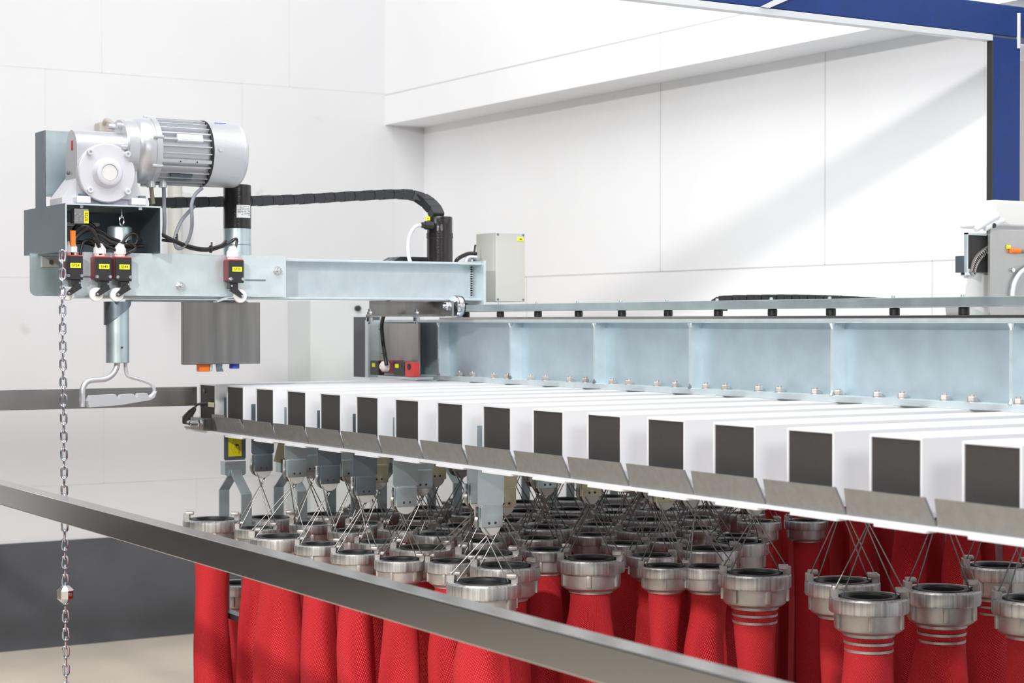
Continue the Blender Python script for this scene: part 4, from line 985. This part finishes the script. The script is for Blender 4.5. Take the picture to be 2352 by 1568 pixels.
# rigid hangers of the leftmost row
def rigid_meshes():
    out = []
    m = MB(); W = .0245
    m.prism([(-W, -.290), (-W+.002, -.294), (W-.002, -.294), (W, -.290), (W, -.16), (-W, -.16)], 0, .002, 'X'); out.append(('plate', 'galv_dark', m))
    m = MB(); m.prism([(-.0235, -.296), (-.0235, -.323), (-.020, -.327), (.020, -.327), (.0235, -.323), (.0235, -.296)], -.003, -.0012, 'X'); m.box(-.003, .022, .0222, .0238, -.325, -.296); m.box(-.003, .022, .004, .0056, -.323, -.311); out.append(('clip', 'galv', m))
    m = MB()
    for y in (-.012, -.002): m.cyl((0, y, -.317), .0022, -.0045, -.003, 'X', 10, .0005)
    out.append(('rivet', 'chrome', m))
    for sg in (-1, 1):
        m = MB(); w0, w1 = (-.002, .020) if sg > 0 else (-.020, .002)
        P = [(.004*sg, -.315), (.010*sg, -.327), (.058*sg, -.362), (.058*sg, -.62)]; th = .004*sg
        V = []
        for (x, z) in P: V.append([m.bm.verts.new((x+dx, y, z)) for dx in (0, th) for y in (-.0115, .0115)])
        for A, B in zip(V, V[1:]):
            for q in ((0,1), (1,3), (3,2), (2,0)): m.bm.faces.new((A[q[0]], A[q[1]], B[q[1]], B[q[0]]))
        for A in (V[0], V[-1]): m.bm.faces.new((A[0], A[1], A[3], A[2]))
        out.append(('leg', 'galv', m))
    m = MB(); m.box(-.062, .062, -.0115, .0115, -.632, -.62); out.append(('foot_strap', 'galv_dark', m))
    return out
RG = [(n_, build_mesh_only(m_, n_, k_, 35)) for n_, k_, m_ in rigid_meshes()]
def rigid(X, Y, label, sticker=False, note=False):
    t = bpy.data.objects.new('leg_hanger', None); C.objects.link(t); t.location = (X, Y, -.63); t.empty_display_size = .02; tag(t, label, 'hose hanger', 'two-legged hose hangers at the left end'); ORG[t.name] = Vector((X, Y, -.63))
    rz = PI/2
    for n_, me in RG: o = sub(n_, me, t, (0,0,.63), rz)
    pl = [o for o in t.children if o.name.startswith('plate')][0]
    Mz = Matrix.Rotation(0, 4, 'Z')
    def flat(name, pts, m_, x0, x1, par):
        m = MB(); m.prism(pts, x0, x1, 'X'); me = build_mesh_only(m, name, m_); return sub(name, me, par)
    if sticker:
        s = flat('yellow_sticker', [(-.015, -.286), (.015, -.286), (.015, -.19), (-.015, -.19)], 'sticker', -.0006, 0, pl)
        flat('sticker_arrow', [(.004-.003, -.262), (-.0005-.003, -.2655), (-.0005-.003, -.264), (-.008, -.264), (-.008, -.260), (-.0035, -.260), (-.0035, -.2585)], 'ink', -.0009, -.0006, pl)
        m = MB()
        m.tube(smooth_path([(-.0008, .004, -.24), (-.0008, .0045, -.255), (-.0008, .009, -.267), (-.0008, .005, -.275), (-.0008, .002, -.281)], 5), .0002, 4)
        m.tube(smooth_path([(-.0008, -.001, -.24), (-.0008, -.0015, -.25), (-.0008, .002, -.27), (-.0008, -.003, -.28)], 5), .0002, 4)
        m.box(-.0009, -.0006, -.0108, -.0102, -.281, -.262); m.box(-.0009, -.0006, -.0088, -.0082, -.281, -.265)
        sub('sticker_print', build_mesh_only(m, 'sticker_print', 'ink'), pl)
    if note:
        m = MB(); m.prism([(-.022, -.235), (.022, -.235), (.040, -.300), (-.004, -.312)], -.003, -.0022, 'X'); sub('paper_note', build_mesh_only(m, 'paper_note', 'paper'), pl)
    return t
YL = YG(-1)
rx = [1.532+.128*i for i in range(10)]
rl = ['leftmost two-legged hose hanger, plate with a yellow sticker and arrow', 'second two-legged hose hanger from the left, with a pale paper note', 'third two-legged hose hanger from the left, bluish legs above the couplings']
for i, X in enumerate(rx):
    rigid(X, YL, rl[i] if i < 3 else 'two-legged hose hanger in the far left row, %s one back' % ['fourth', 'fifth', 'sixth', 'seventh', 'eighth', 'ninth', 'tenth'][i-3], i == 0, i == 1)
def one(x, y, z, big, label, group, rz, lugrot=0, bands=False, var=0):
    p = onZ(x, y, z); hose(p.x, p.y, z, big, label, group, rz, lugrot, bands, var); placed.append((p.x, p.y, big))
rh = ['leftmost red fire hose with silver coupling held between two grey legs', 'red hose with coupling behind the first large front coupling, between grey legs', 'red hose with coupling seen left of the third two-legged hanger']
for i, X in enumerate(rx):
    hose(X-.052, YL, ZH+(.004 if i else .008), 1, rh[i] if i < 3 else 'red hose in the far left row under the rack end, %s' % (['fourth', 'fifth', 'sixth', 'seventh', 'eighth', 'ninth', 'tenth'][i-3] + ' back'), GF, rz=R(22) if i == 0 else R(-50), lugrot=R(12)); placed.append((X-.046, YL, 1))
one(548, 1338, -.590, 1, 'low-hung red hose whose coupling shows below the guard rail near the left end', GF, R(-60), R(10), var=1)
pz = onY(597, 1228, YG(0)); hose(pz.x, YG(0)+.012, ZH, 0, 'red hose with small coupling just left of the first large front coupling', GF, rz=R(-30)); placed.append((pz.x, YG(0)+.012, 0)); hanger(pz.x, YG(0)+.012, 0, .12, 'wire hanger at the left, half hidden behind the first front one', GH, 'galv_dark')

# the mass behind
GR = 'fire hoses packed in the depth of the rack'; GW = 'wire hangers in the depth of the rack'
ORD = ['nearest', 'second', 'third', 'fourth', 'fifth', 'sixth', 'seventh', 'eighth', 'ninth', 'tenth', 'eleventh', 'twelfth']
BN = ['first', 'second', 'third', 'fourth', 'fifth', 'sixth', 'seventh', 'eighth', 'ninth', 'tenth', 'eleventh', 'twelfth', 'thirteenth', 'fourteenth']
cnt = {}
def free(X, Y, big):
    for (a, b, c) in placed:
        lim = .118 if (c and big) else .104 if (c or big) else .09
        if math.hypot(a-X, b-Y) < lim+.006: return False
    return True
for n in range(0, 9):
    X = 1.50 + (n % 2)*.05
    while X < 2.66:
        Y = YG(n); big = 1 if random.random() < .45 else 0
        x, y, d = px_of((X, Y, ZH))
        ok = free(X, Y, big) and x < 2420
        if x > 1700 and d < 3.85: ok = False
        if n >= 6 and X < 2.05: ok = False
        if d < 3.15: ok = False
        if ok:
            placed.append((X, Y, big)); cnt[n] = cnt.get(n, -1)+1; o_ = ORD[min(cnt[n], 11)]
            hose(X, Y, ZH + random.uniform(-.004, .004), big, 'red hose in the dark depth below the %s gap between rack bars, %s back' % (BN[n+1], o_), GR, rz=-TH+random.uniform(-.9, .9))
            hanger(X, Y, big, .115, 'grey wire hanger in the dark depth below the %s gap, %s back' % (BN[n+1], o_), GW, random.choice(['galv', 'galv', 'galv_dark', 'zinc_yellow']))
            X += .06
        X += .035
# hoses hung a little higher in two rows along the right wall
k = 0
for n in range(1, 13):
    for X, dy in ((2.76, 0), (2.88, .07)):
        Y = YG(n)+dy; x, y, d = px_of((X, Y, ZH))
        if x < 1700 or x > 2440: continue
        hose(X, Y, -.345, k % 2, 'red hose hung high along the right wall behind the beam, %s from the far end' % BN[min(k, 13)], 'hoses along the right wall', rz=R(80)+random.uniform(-.5, .5)); k += 1
print('hoses', len([o for o in bpy.data.objects if o.name.startswith('fire_hose')]))
bpy.context.view_layer.update()
